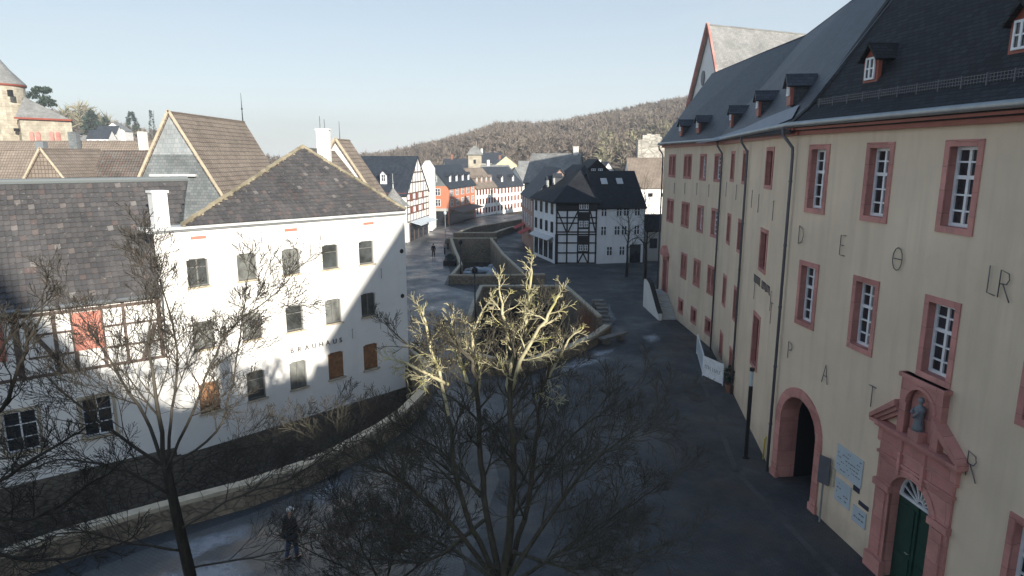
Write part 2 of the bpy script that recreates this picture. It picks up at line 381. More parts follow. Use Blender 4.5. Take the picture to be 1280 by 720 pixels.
# end wall and back walls
mb = MB(); E1 = V((21.6, 58.4, 0)); WE = Wall((E1.x, E1.y), RF); wallgrid(mb, WE, 0, WE.L, -.3, 13.4); mb.build('end_wall', 'cream', sch)
mb = MB(); bk = [(21.6, 58.4), (21.9, 41), (19.5, 24.0), (24.5, -21)]
for p, q in zip(bk, bk[1:]): w_ = Wall(q, p); wallgrid(mb, w_, 0, w_.L, -.3, 13.4)
mb.poly([WE(0, 13.4), WE(WE.L, 13.4), V((17.2, 58.9, 19.5))]); mb.build('rear_wall', 'cream', sch)
# cornice + gutter
cn = MB()
for W, L0, L1 in ((WD, -.25, 46), (WC, -.1, LC+.3), (WA, -.35, LA)):
    z0 = 13.3
    cn.wb(W, L0, L1, z0, z0+.17, -.02, .16); cn.wb(W, L0, L1, z0+.17, z0+.36, .0, .32)
cn.build('cornice', 'redpaint', sch)
gut = [WA(-.3, 13.62, .45), WA(LA, 13.62, .45), WC(LC*.5, 13.64, .45), WD(-.1, 13.66, .46), WD(20, 13.7, .45), WD(46, 13.7, .45)]
gutter(sch, gut, .10)
# roofs
def offs(W, s, z, o): return W(s, z, o)
rl = [V((17.2, 58.9, 19.6)), V((17.2, 46.6, 19.6)), V((17.3, 40.8, 19.6)), V((15.6, 32.1, 19.6)), V((14.4, 24.6, 19.35))]
el = [WA(-.35, 13.58, .42), WA(LA*.67, 13.58, .42), WA(LA, 13.58, .43), WC(LC*.58, 13.5, .42), WD(-.02, 13.42, .42)]
rf = MB()
for i in range(4): rf.slab([el[i], el[i+1], rl[i+1], rl[i]], .12)
rb = [V((22, 58.8, 13.3)), V((22.1, 46, 13.3)), V((22, 40, 13.3)), V((20.5, 31, 13.3)), V((19, 24.2, 13.3))]
for i in range(4): rf.slab([rl[i], rl[i+1], rb[i+1], rb[i]], .12)
rf.build('roof', 'slate', sch)
# near roof, higher, with its verge
IN = -WD.n
def DR(s, k, lift=0.): # point on near roof plane, k = distance inward from wall
    return WD(s, EZ+.02+1.47*k+lift, -k)
k0, k1 = -.42, 6.0
rf = MB()
kick = [(-.42, 13.66), (.45, 14.42)]
def DRz(k): return 13.66+(k+.42)*.874 if k < .45 else 14.42+(k-.45)*1.44
rowsk = [-.42, .45, 4.3]
for a, b in zip(rowsk, rowsk[1:]): rf.slab([WD(-.1, DRz(a), -a), WD(46, DRz(a), -a), WD(46, DRz(b), -b), WD(-.1, DRz(b), -b)], .3)
rf.slab([WD(-.1, DRz(4.3), -4.3), WD(46, DRz(4.3), -4.3), WD(46, 13.3, -9.2), WD(-.1, 13.3, -9.2)], .2)
rf.build('roof', 'slateblack', sch)
vg = MB(); vg.slab([WD(-.1, DRz(.45)+.06, -.45), WD(.12, DRz(.45)+.06, -.45), WD(.12, DRz(4.3)+.06, -4.3), WD(-.1, DRz(4.3)+.06, -4.3)], .1)
vg.slab([WD(-.1, DRz(-.42)+.06, .42), WD(.12, DRz(-.42)+.06, .42), WD(.12, DRz(.45)+.06, -.45), WD(-.1, DRz(.45)+.06, -.45)], .1); vg.build('verge_board', 'timber', sch)
# dormers
def dormer(root, P, out, w, h, dep, roofm='slateblack', front='redpaint', label=None):
    """P = sill centre on the roof, out = outward horizontal unit vector"""
    t = V((-out.y, out.x, 0)); up = V((0, 0, 1)); f = MB()
    a = P-t*w/2; b = P+t*w/2
    f.hexa([a-up*.3, b-up*.3, b+up*h, P+up*(h+w*.5), a+up*h], [x-out*.12 for x in (a-up*.3, b-up*.3, b+up*h, P+up*(h+w*.5), a+up*h)])
    o = f.build('dormer', front, root)
    r = MB(); e = .14
    for sg in (-1, 1):
        q0 = P+t*sg*(w/2+e)+up*(h-e)+out*.18; q1 = P+up*(h+w*.5+.06)+out*.18
        r.slab([q0, q1, q1-out*dep, q0-out*dep], .07)
        c0 = P+t*sg*(w/2-.02)-out*.1; r.poly([c0-up*.3, c0+up*h, c0+up*h-out*dep, c0-up*.3-out*.1])
    r.build('dormer_roof', roofm, o)
    W = Wall((a-out*-.01).to_2d(), (b-out*-.01).to_2d())
    if W.n.dot(out) < 0: W = Wall((b+out*.01).to_2d(), (a+out*.01).to_2d())
    k = MB(); z0 = P.z+.08; z1 = P.z+h-.05; m_ = W.L/2
    bars(k, W, m_-w*.32, m_+w*.32, z0, z1, 2, (.5,), .06, .04, .0, .05); k.build('casement', 'whitepaint', o)
    g = MB(); g.wb(W, m_-w*.3, m_+w*.3, z0+.02, z1-.02, .0, .02); g.build('pane', 'glass', o)
    return o
pn = (WD(0, DRz(1), -1)-WD(0, DRz(3), -3)).cross(WD.d).normalized()
for px, py in ((1087, 103), (1275, 66)):
    P = onplane(px, py, WD(0, DRz(2), -2), pn); dormer(sch, P, WD.n, .72, .82, 1.5)
P = onplane(1275, 66, WD(0, DRz(2), -2), pn)
def planen(a, b, c): return (b-a).cross(c-a).normalized()
for i, px, py in ((3, 997, 124), (2, 956, 139), (2, 921, 153), (0, 878, 162), (0, 856, 166)):
    n = planen(el[i], el[i+1], rl[i]); P = onplane(px, py, el[i], n)
    o_ = (WC if i >= 2 else WA).n
    dormer(sch, P+o_*.35+V((0,0,.05)), o_, .6, .58, 1.2, 'slate')
# snow guard
sg = MB()
for z_ in (.03, .11, .19): sg.bar(WD(.6, DRz(.3)+z_+.03, -.25), WD(46, DRz(.3)+z_+.03, -.25), .014)
x = .6
while x < 20:
    sg.bar(WD(x, DRz(.3)+.02, -.25), WD(x, DRz(.3)+.24, -.25), .012); x += .1
for i in range(26):
    x = .7+i*.8; sg.bar(WD(x, DRz(.3)-.05, -.25), WD(x, DRz(.3)+.26, -.25), .03); sg.bar(WD(x, DRz(.3)+.2, -.25), WD(x, DRz(.45)+.02, -.45), .02)
sg.build('snow_guard', 'pipe', sch)
# downpipes
def downpipe(root, W, s, ztop, zb=.0, r=.06):
    g = MB(); g.tube([W(s-.0, ztop, .42), W(s, ztop-.28, .40), W(s+.28, ztop-.75, .14), W(s+.28, ztop-1.1, .12), W(s+.28, zb, .12)], r, 8)
    z = ztop-2
    while z > 1: g.lathe(W(s+.28, z, .12), [(r+.018, 0), (r+.018, .06)], 8); z -= 2.4
    return g.build('downpipe', 'pipe', root, True)
downpipe(sch, WD, -.42, 13.6); downpipe(sch, WC, LC-9.4, 13.55); downpipe(sch, WC, .02, 13.5); downpipe(sch, WA, -.25, 13.5)
# cart arch surround with a passage behind
def arch_ring(mb, W, cx, r, zs, t, o0, o1, n=14, gap=0.):
    a = arch_pts(cx, zs, r, n); b = arch_pts(cx, zs, r+t, n)
    for i in range(n):
        q = [a[i], a[i+1], b[i+1], b[i]]; e = (o1-.006) if (gap and i % 2) else o1
        mb.hexa([W(x, z, o0) for x, z in q], [W(x, z, e) for x, z in q])
ar = MB(); arch_ring(ar, WD, AC, AR, AS, .36, -.02, .06, 14, 1)
for sd in (-1, 1):
    x0, x1 = (AC-AR-.36, AC-AR) if sd < 0 else (AC+AR, AC+AR+.36)
    z = -.05
    for hh in (.5, .62, .5, .62, .36): ar.wb(WD, x0, x1, z, z+hh-.012, -.02, .06); z += hh
    ar.wb(WD, x0-.05, x1+.05, -.05, .28, -.02, .1)
P_ = arch_pts(AC, AS, AR)
full = [(AC-AR, -.1)]+P_+[(AC+AR, -.1)]
for (x0, z0), (x1, z1) in zip(full, full[1:]): ar.poly([WD(x0, z0, 0), WD(x1, z1, 0), WD(x1, z1, -.7), WD(x0, z0, -.7)])
arc = ar.build('arch_surround', 'redstone', sch)
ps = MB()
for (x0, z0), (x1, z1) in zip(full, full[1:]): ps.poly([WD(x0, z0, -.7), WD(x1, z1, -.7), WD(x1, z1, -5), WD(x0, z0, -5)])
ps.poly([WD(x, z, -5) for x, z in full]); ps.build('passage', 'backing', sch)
gt = MB(); x = AC-.2
while x < AC+AR:
    zt = AS+math.sqrt(max(0, AR**2-(x-AC)**2)); gt.bar(WD(x, .05, -1.0), WD(x, zt, -1.0), .03); x += .13
gt.bar(WD(AC-.2, .1, -1.), WD(AC+AR, .1, -1.), .05); gt.bar(WD(AC-.2, 1.5, -1.), WD(AC+AR, 1.5, -1.), .05); gt.bar(WD(AC-.2, AS, -1.), WD(AC+AR, AS, -1.), .05)
gt.build('iron_gate', 'zinc', sch)
# portal
pt = MB()
for sd in (-1, 1):
    x0, x1 = sorted((PC+sd*PR, PC+sd*(PR+.62)))
    pt.wb(WD, x0, x1, .0, 3.0, -.02, .08); pt.wb(WD, *sorted((PC+sd*(PR+.12), PC+sd*(PR+.5))), .62, 2.7, .07, .13)
    pt.wb(WD, x0-.06, x1+.06, -.05, .5, -.02, .17); pt.wb(WD, x0-.04, x1+.04, 2.75, 2.95, -.01, .17)
arch_ring(pt, WD, PC, PR, PS, .2, -.02, .12, 14)
sa, sb, zt = PC-PR-.62, PC+PR+.62, 4.15
pp = arch_pts(PC, PS, PR)
tl = MB()
for (x0, z0), (x1, z1) in zip(pp, pp[1:]): pt.hexa([WD(x0, z0, -.0), WD(x1, z1, -.0), WD(x1, zt, -.0), WD(x0, zt, -.0)], [WD(x0, z0, .075), WD(x1, z1, .075), WD(x1, zt, .075), WD(x0, zt, .075)])
for q in ((sa, PC-PR), (PC+PR, sb)): pt.wb(WD, q[0], q[1], 3.0, zt, -.01, .075)
pt.wb(WD, sa-.05, sb+.05, 3.78, 3.86, .0, .13); pt.wb(WD, sa-.08, sb+.08, zt, zt+.45, .0, .12); pt.wb(WD, sa-.16, sb+.16, zt+.45, zt+.56, .0, .22); pt.wb(WD, sa-.28, sb+.28, zt+.56, zt+.66, .0, .32)
for x in (PC-.5, PC+.42): pt.wb(WD, x-.05, x+.05, 3.5, zt+.45, .05, .18)
full = [(PC-PR, -.1)]+pp+[(PC+PR, -.1)]
for (x0, z0), (x1, z1) in zip(full, full[1:]): pt.poly([WD(x0, z0, .06), WD(x1, z1, .06), WD(x1, z1, -.45), WD(x0, z0, -.45)])
# broken pediment: two raking blocks, stepped mouldings
for sd in (-1, 1):
    for i, (o, t) in enumerate(((.34, .10), (.26, .12), (.18, .22))):
        e0 = PC+sd*(PR+.9-.05*i); e1 = PC+sd*(.72); zb = zt+.66
        q = [(e0, zb-.02-i*.08), (e0, zb+.02+.1-i*.09), (e1, zb+.92-i*.1), (e1, zb+.72-i*.14)]
        pt.hexa([WD(x, z, 0.) for x, z in q], [WD(x, z, o) for x, z in q])
# niche block under the window
nb = zt+.66; ntp = 6.55
pt.wb(WD, ND-.78, ND-NR, nb, ntp, -.01, .2); pt.wb(WD, ND+NR, ND+.78, nb, ntp, -.01, .2)
na = arch_pts(ND, NS, NR)
for (x0, z0), (x1, z1) in zip(na, na[1:]): pt.hexa([WD(x0, z0, -.0), WD(x1, z1, -.0), WD(x1, ntp, -.0), WD(x0, ntp, -.0)], [WD(x0, z0, .2), WD(x1, z1, .2), WD(x1, ntp, .2), WD(x0, ntp, .2)])
pt.wb(WD, ND-.85, ND+.85, ntp-.12, ntp, .0, .26); arch_ring(pt, WD, ND, NR-.005, NS, .09, .1, .24, 12)
full = [(ND-NR, nb)]+na+[(ND+NR, nb)]
for (x0, z0), (x1, z1) in zip(full, full[1:]): pt.poly([WD(x0, z0, .18), WD(x1, z1, .18), WD(x1, z1, .012), WD(x0, z0, .012)])
pt.poly([WD(x, z, .012) for x, z in full]); pt.wb(WD, ND-.2, ND+.2, nb, nb+.3, .012, .3)
pt.build('portal', 'redstone', sch)
dr = MB(); dr.wb(WD, PC-PR, PC+PR, 0, PS-.05, -.35, -.27)
for x0, x1 in ((PC-PR+.1, PC-.08), (PC+.08, PC+PR-.1)):
    for z0, z1 in ((.2, .95), (1.1, 2.5)): dr.wb(WD, x0+.05, x1-.05, z0, z1, -.28, -.235)
dr.wb(WD, PC-.04, PC+.04, 0, PS-.05, -.28, -.22)
d_ = dr.build('door', 'greendoor', sch)
h_ = MB(); h_.tube([WD(PC-.12, 1.15, -.24), WD(PC-.12, 1.15, -.17), WD(PC-.24, 1.15, -.17)], .015, 6); h_.build('handle', 'zinc', d_)
fl = MB(); arch_ring(fl, WD, PC, PR-.07, PS, .07, -.34, -.26, 12); fl.wb(WD, PC-PR, PC+PR, PS-.05, PS+.04, -.34, -.25)
for i in range(1, 8): an = math.pi*i/8; fl.beam(WD, (PC+.12*math.cos(an), PS+.12*math.sin(an)), (PC+.76*math.cos(an), PS+.76*math.sin(an)), .035, -.32, -.27)
arch_ring(fl, WD, PC, .14, PS, .05, -.32, -.27, 8)
f_ = fl.build('fanlight', 'whitepaint', sch); g = MB(); g.poly([WD(x, z, -.33) for x, z in pp]); g.build('pane', 'glass', f_)
# statue in the niche: its own thing standing on the pedestal
st = thing('saint_statue', WD(ND, nb+.3, .16), 'small grey draped figure standing in the red niche above the green door', 'statue')
b_ = MB(); c_ = WD(ND, nb+.3, .16)
b_.lathe(c_, [(.0, 0), (.15, 0), (.14, .1), (.11, .3), (.13, .5), (.15, .62), (.10, .7), (.045, .73), (.045, .77), (.075, .82), (.08, .88), (.05, .95), (0, .96)], 12)
b_.tube([c_+V((-.1, -.12, .6)), c_+V((-.2, -.1, .48)), c_+V((-.16, 0, .38))], .035, 6); b_.tube([c_+V((-.06, .14, .6)), c_+V((-.18, .1, .5)), c_+V((-.2, 0, .52))], .035, 6)
b_.build('robe', 'bronze', st, True)
# far entrance door on the A wing
fd = MB(); s_ = LA-11.7
fd.wb(WA, s_-.75, s_-.52, 1.5, 4.5, -.02, .1); fd.wb(WA, s_+.52, s_+.75, 1.5, 4.5, -.02, .1); fd.wb(WA, s_-.75, s_+.75, 4.2, 4.6, -.02, .12)
fd.hexa([WA(s_-.95, 4.6, 0), WA(s_+.95, 4.6, 0), WA(s_, 5.4, 0)], [WA(s_-.95, 4.6, .4), WA(s_+.95, 4.6, .4), WA(s_, 5.4, .4)])
p_ = fd.build('side_portal', 'redstone', sch)
fd = MB(); fd.wb(WA, s_-.52, s_+.52, 1.5, 4.2, .0, .03); fd.build('door', 'maroon', sch)
# iron wall anchors shaped as letters
LT = {'D': [[(0, 0), (0, 1)], [(0, 1), (.35, .85), (.45, .5), (.35, .15), (0, 0)]], 'E': [[(.4, 1), (0, 1), (0, 0), (.4, 0)], [(0, .5), (.28, .5)]],
 'O': [[(.3+.3*math.sin(a*math.pi/6), .5+.5*math.cos(a*math.pi/6)) for a in range(13)], [(0, .5), (.6, .5)]], 'L': [[(0, 1), (0, .0), (.35, -.05)]],
 'R': [[(0, 0), (0, 1), (.35, .9), (.4, .7), (.3, .52), (0, .5)], [(.15, .5), (.5, -.1)]], 'P': [[(0, 0), (0, 1), (.35, .9), (.4, .7), (.3, .52), (0, .5)]],
 'A': [[(0, 0), (.25, 1), (.5, 0)], [(.1, .4), (.4, .4)]], 'T': [[(.25, 0), (.25, 1)], [(0, 1), (.5, 1)]], 'I': [[(0, 0), (0, 1)], [(-.12, 1), (.1, 1.05)]]}
def letter(root, W, ch, s, z, h=.66, r=.014, m='pipe', name='iron_letter', o=.05):
    mb = MB()
    for st_ in LT[ch]: mb.tube([W(s+x*h, z+y*h, o) for x, y in st_], r, 5)
    return mb.build(name, m, root, True)
for ch, s, z in (('D', .62, 9.4), ('E', 3.15, 9.35), ('O', 5.7, 9.3), ('L', 9.1, 9.3), ('R', 9.42, 9.25), ('P', .55, 5.0), ('A', 2.85, 4.85), ('T', 5.3, 4.95), ('R', 9.25, 4.6)): letter(sch, WD, ch, s, z)
for s, z in ((LC-6, 10), (LC-3, 9.9), (LC-7.6, 10.1), (LC-2.2, 6.2), (LC-5.5, 6.0), (LC-12, 10.2), (LC-15.5, 10.2)): letter(sch, WC, 'I', s, z, .8, .014)
for s, z in ((3.5, 9.7), (6.2, 9.8), (9, 9.9), (11.5, 9.9)): letter(sch, WA, 'I', s, z, .8, .014)
letter(sch, WC, 'T', LC-2.2, 5.7, .9, .014)
def text(body, root, W, s, z, size, m, name='lettering', o=.03, sp_=1.0, ext=.008, align='LEFT'):
    cu = bpy.data.curves.new(name, 'FONT'); cu.body = body; cu.size = size; cu.extrude = ext; cu.space_character = sp_; cu.align_x = align
    t = bpy.data.objects.new('tmp', cu); C.objects.link(t); bpy.context.view_layer.update()
    me = bpy.data.meshes.new_from_object(t.evaluated_get(bpy.context.evaluated_depsgraph_get())); bpy.data.objects.remove(t)
    off = V((0, 0, 0))
    if root:
        r = root
        while r.parent: r = r.parent
        off = V(r.location)
    mt = Matrix((( W.d.x, 0, W.n.x, 0), (W.d.y, 0, W.n.y, 0), (0, 1, 0, 0), (0, 0, 0, 1)))
    p = W(s, z, o)-off
    for v in me.vertices:
        q = v.co.copy(); v.co = W.d*q.x+V((0, 0, q.y))+W.n*q.z+p
    me.materials.clear(); me.materials.append(M[m]); ob = bpy.data.objects.new(name, me); C.objects.link(ob); ob.parent = root; return ob
def strokes(root, W, groups, z, h, m, o0, o1):
    k = MB()
    for a_, b_ in groups:
        x = a_
        while x < b_:
            k.wb(W, x, x+h*.13, z+random.uniform(0, h*.15), z+h, o0, o1);
            q = random.choice((0., .44, .86)); k.wb(W, x+h*.13, x+h*.42, z+h*q, z+h*q+h*.13, o0, o1); x += h*.68
    return k.build('lettering', m, root)
strokes(sch, WC, ((LC-5.9, LC-4.5), (LC-4.2, LC-2.6)), 6.78, .36, 'ink', .0, .03)
# notice boards and wall signs are things of their own hung on the wall
def board(name, W, s0, s1, z0, z1, label, m='paper', lines=4, cat='notice board', txt=None):
    r = thing(name, W((s0+s1)/2, z0, .03), label, cat); b = MB(); b.wb(W, s0, s1, z0, z1, .005, .035); b.build('panel', m, r)
    k = MB(); hh = (z1-z0)/(lines*2+2)
    for i in range(lines):
        z = z1-(i*2+2)*hh; x = s0+.08
        while x < s1-.15:
            w = random.uniform(.04, .16)
            if random.random() < .4: x += w+.05; continue
            w = w*.8; k.wb(W, x, min(x+w, s1-.06), z, z+hh*.45, .035, .038); x += w+.04
    k.build('print', 'pipe', r); return r
board('notice_board', WD, 4.05, 5.4, 2.15, 3.1, 'large pale blue notice board on cream wall right of the cart arch', lines=6)
board('notice_board', WD, 4.15, 4.95, 1.15, 1.95, 'smaller pale notice sheet hung directly below the large notice board', lines=4)
board('notice_board', WD, 3.25, 4.05, 1.5, 2.15, 'faded beige sign with red marks beside the cart arch edge', 'quoin', 2)
board('wall_sign', WD, 5.15, 5.8, .95, 1.5, 'small white plaque with black bar low beside portal', 'paper', 2, 'sign')
r = thing('wall_sign', WD(5.5, 1.6, .03), 'two black name plates on the wall left of the portal', 'sign'); b = MB(); b.wb(WD, 5.05, 5.35, 1.95, 2.12, .005, .03); b.wb(WD, 5.38, 5.85, 1.62, 1.76, .005, .03); b.build('panel', 'ink', r)
# stair with wing wall in front of the far door
sr = thing('entrance_stair', WA(s_, 0, 1), 'stone entrance stair with sloping white wing wall at far end of school', 'stair')
b = MB(); b.wb(WA, s_-1.1, s_+1.0, -.1, 1.5, .02, 1.25)
for i in range(8): b.wb(WA, s_+1.0+i*.34, s_+1.0+(i+1)*.34, -.1, 1.5-(i+1)*.17, .02, 1.25)
b.build('steps', 'greyr', sr)
b = MB(); q = [(s_-1.2, -.1), (s_+3.9, -.1), (s_+3.9, .55), (s_+3.4, .75), (s_+.9, 2.35), (s_-.2, 2.6), (s_-1.2, 2.4)]
b.hexa([WA(x, z, 1.25) for x, z in q], [WA(x, z, 1.5) for x, z in q]); b.build('wing_wall', 'white2', sr)
b = MB()
for (x0, z0), (x1, z1) in zip(q[2:], q[3:]): b.slab([WA(x0, z0+.06, 1.2), WA(x1, z1+.06, 1.2), WA(x1, z1+.06, 1.56), WA(x0, z0+.06, 1.56)], .08)
b.build('coping', 'timber', sr)
# street furniture by the school
p = G(932, 572); r = thing('light_column', p, 'tall black light column with clear glass head beside cream wall', 'lamp')
b = MB(); b.lathe(p, [(.0, 0), (.14, 0), (.14, .05), (.085, .06), (.085, 3.2), (0, 3.2)], 12); b.build('post', 'black', r, False)
b = MB(); b.lathe(p, [(.07, 3.2), (.07, 3.85)], 12); b.build('glass_head', 'paper', r, True)
b = MB(); b.lathe(p, [(0, 4.0), (.1, 3.98), (.1, 3.85), (0, 3.85)], 12); b.build('cap', 'black', r)
p = G(1024, 652); r = thing('sign_post', p, 'thin grey post with dark upright sign panel before the cart arch', 'sign')
b = MB(); b.lathe(p, [(.035, 0), (.035, 2.4), (0, 2.4)], 8); b.build('post', 'zinc', r); b = MB(); b.box(p+V((-.02, -.02, 1.95)), .04, .42, 1.0, 0, .5); b.build('panel', 'pipe', r)
for i, (px, py, lb) in enumerate(((954, 574, 'yellow gas marker pipe at the wall foot, nearer the lamp column'), (961, 576, 'yellow gas marker pipe at the wall foot, nearer the thick downpipe'))):
    p = G(px, py); b = MB(); b.tube([p, p+V((0, 0, .9)), p+V((.12, 0, 1.05))], .035, 8); tag(b.build('marker_pipe', 'yellowp', None, True), lb, 'pipe', 'yellow marker pipes')
# banner barrier
pA, pB, pC = G(878, 470), G(903, 482), G(893, 448); pC = V((12.0, 41.0, 0))
r = thing('banner_barrier', pA, 'white printed banner stretched on a low barrier round a basement stair', 'barrier')
WB = Wall((pA.x, pA.y), (pB.x, pB.y)); b = MB(); b.wb(WB, 0, WB.L, .08, 1.25, 0, .03); b.build('banner', 'whitepaint', r)
strokes(r, WB, ((WB.L*.12, WB.L*.42), (WB.L*.5, WB.L*.88)), .55, .22, 'ink', .03, .034)
b = MB()
for p in (pA, pB, pC): b.bar(p, p+V((0, 0, 1.3)), .05)
b.bar(pA+V((0, 0, 1.28)), pC+V((0, 0, 1.28)), .06); b.bar(pA+V((0, 0, .2)), pC+V((0, 0, .2)), .04); b.build('frame', 'whitepaint', r)
WB2 = Wall((pC.x, pC.y), (pA.x, pA.y)); b = MB(); b.wb(WB2, .05, WB2.L-.05, .15, 1.2, -.02, .0); b.build('side_banner', 'paper', r)
def bush(root, name, c, rx, ry, rz, n, mat, sz=.12):
    b = MB()
    for i in range(n):
        d = V((random.gauss(0, 1), random.gauss(0, 1), random.gauss(0, 1))); d.normalize(); d *= random.uniform(.25, 1)**.5*random.uniform(.75, 1.05)
        p = V(c)+V((d.x*rx, d.y*ry, d.z*rz)); a = V((random.uniform(-1, 1), random.uniform(-1, 1), random.uniform(-1, 1)))*sz; e = V((random.uniform(-1, 1), random.uniform(-1, 1), random.uniform(-1, 1)))*sz
        b.poly([p-a, p+e, p+a, p-e*.6])
    return b.build(name, mat, root, uv=False)
p = G(912, 490); r = thing('potted_shrub', p, 'dark potted shrub against the cream wall behind the banner', 'plant')
b = MB(); b.lathe(p, [(0, 0), (.22, 0), (.3, .45), (.26, .45), (.22, .4), (0, .4)], 12); b.build('pot', 'ruststone', r); bush(r, 'foliage', p+V((0, 0, .95)), .38, .38, .6, 350, 'needles', .07)

# ================================================================= WHITE HOUSE (brewery) AND HALF-TIMBERED NEIGHBOUR
B1 = (-6.4, 38.8); B0 = (-15.9, 29.0); L0 = (-15.9-.8*17, 29-.6*17)
WW = Wall(B0, B1); WL = Wall(L0, B0); LL = WL.L
wh = thing('white_corner_house', (B0[0], B0[1], 0), 'tall bright white house with three rows of small windows and mossy hipped roof', 'house')
ww = []
cs = [1.74, 4.08, 6.40, 8.69, 10.98]
for s in cs:
    ww.append((s, 7.23, .98, 1.32, 'plain')); ww.append((s, 4.2, .98, 1.35, 'plain'))
for s, st in zip(cs, ('boarded', 'plain', 'plain', 'boarded', 'boarded')): ww.append((s, 1.1, .98, 1.5, st))
ww2 = [(s, z, w, h) for s, z, w, h, st in ww]
mb = MB(); hol = [(s-w/2, s+w/2, z-h/2, z+h/2) for s, z, w, h in ww2]
wallgrid(mb, WW, 0, WW.L+.05, -1.42, 9.3, hol)
for h_ in hol: reveal(mb, WW, *h_, .16)
for s in cs:   # segmental heads over the openings
    for z, hh in ((7.23, 1.32), (4.2, 1.35), (1.1, 1.5)):
        a, b_ = s-.49, s+.49; zt_ = z+hh/2
        mb.wb(WW, a, a+.12, zt_-.05, zt_, -.14, -.002); mb.wb(WW, b_-.12, b_, zt_-.05, zt_, -.14, -.002)
Bb = V((-12.6, 43.6, 0)); WS = Wall(B1, (Bb.x, Bb.y)); wallgrid(mb, WS, 0, WS.L, -1.42, 9.3)
WN = Wall((B0[0]-2.5, B0[1]+7.3), B0); wallgrid(mb, WN, 0, WN.L, -1.42, 9.3)
mb.build('wall', 'white', wh)
for s, z, w, h, st in ww: win(wh, WW, s, z, w, h, st)
mb = MB(); wallgrid(mb, WW, -.05, WW.L+.1, -4.2, -1.42, [], 0, .06); mb.box((B1[0]+.02, B1[1]-.02, -2.0), .5, .5, 4.1, 0, .8); mb.box((B0[0]-.05, B0[1]-.0, -2.85), .4, .3, 3.0, 0, .72); wallgrid(mb, WS, 0, 4, -4.2, -1.42, [], 0, .06)
mb.poly([WW(0, -1.42, .06), WW(WW.L, -1.42, .06), WW(WW.L, -1.42, 0), WW(0, -1.42, 0)]); mb.build('stone_base', 'rubbledark', wh)
mb = MB(); mb.wb(WW, 10.4, 11.9, -3.3, -1.6, .06, .1)
for i in range(6): mb.wb(WW, 10.42+i*.25, 10.64+i*.25, -3.28, -1.62, .1, .12)
mb.build('boarded_opening', 'browntimber', wh)
for s, z in ((13.42, 7.05), (13.37, 4.34)):
    mb = MB(); P = arch_pts(s, z, .13, 8)+[(s+.13*math.cos(a), z-.13*math.sin(a)) for a in [math.pi*i/8 for i in range(1, 8)]]
    mb.hexa([WW(x, zz, .0) for x, zz in P], [WW(x, zz, .02) for x, zz in P]); mb.build('vent', 'timber', wh)
for s in (1.9, 6.5, 11.2): mb = MB(); mb.wb(WW, s-.35, s+.35, 8.78, 8.93, -.02, .012); mb.build('vent_brick', 'shutter', wh)
for i, ch in enumerate('BRAUHAUS'): text(ch, wh, WW, 6.0+i*.42, 2.36, .38, 'timber', 'wall_letter', .04, 1, .012)
for s, z in ((4.9, 8.3), (10.1, 8.4), (11.9, 5.6), (9.8, 2.4), (11.7, 2.6)): letter(wh, WW, 'I', s, z, .55, .012)
# eaves flashing and roof built from separate pantiles
mb = MB(); mb.wb(WW, -.35, WW.L+.1, 9.3, 9.42, -1.0, .22); mb.build('eaves', 'paleflash', wh)
mb = MB(); mb.wb(WW, -.3, WW.L+.1, 9.2, 9.3, .0, .12); mb.build('gutter', 'zinc', wh)
PK = onplane(378, 184, WW(9.3, 0, -5.2), WW.n); PK.z = PK.z
hl = WW(1.2, 9.45, .12); hr = WW(WW.L+.05, 9.45, .12)
mb = MB()
back = PK+V((-.12, .99, 0))*8
mb.slab([hl, hr, PK], .15); mb.slab([hr, V((Bb.x, Bb.y, 9.4)), back, PK], .15); mb.slab([hl, PK, back, hl+V((-.2, .98, 0))*9], .15)
mb.build('roof_deck', 'oldtile', wh)
def tiles(root, name, O, ud, vd, nd, inside, umax, vmax, tw=.235, th=.3, mat='oldtile', jit=.012, umin=0):
    mb = MB(); rows_ = int(vmax/th)
    for j in range(rows_):
        i0 = int(umin/tw)
        for i in range(i0, int(umax/tw)):
            u = i*tw+(.0); v = j*th
            if not inside(u+tw/2, v+th/2): continue
            mb.rnd = random.random()*.99+.005; a = random.uniform(-jit, jit); lo = .055+random.uniform(0, .015); hi = .012
            p = lambda x, y, h: O+ud*(u+x)+vd*(v+y)+nd*h
            x = [0, .3*tw, .62*tw, .98*tw]; hh = [.0, -.016, .0, .03]
            for k in range(3):
                mb.poly([p(x[k], a-.03, lo+hh[k]), p(x[k+1], a-.03, lo+hh[k+1]), p(x[k+1], th+.01, hi+hh[k+1]), p(x[k], th+.01, hi+hh[k])])
                mb.poly([p(x[k], a-.03, lo+hh[k]-.035), p(x[k+1], a-.03, lo+hh[k+1]-.035), p(x[k+1], a-.03, lo+hh[k+1]), p(x[k], a-.03, lo+hh[k])])
    return mb.build(name, mat, root, uv=False)
ud = (hr-hl).normalized(); nd = (hr-hl).cross(PK-hl).normalized()
if nd.z < 0: nd = -nd
vd = nd.cross(ud).normalized()
if vd.z < 0: vd = -vd
pu, pv = (PK-hl).dot(ud), (PK-hl).dot(vd); LU = (hr-hl).length
def in_tri(u, v):
    if v < 0 or v > pv: return False
    return pu*v/pv+.02 <= u <= LU-(LU-pu)*v/pv-.02
tiles(wh, 'roof_tiles', hl, ud, vd, nd, in_tri, LU, pv+.2)
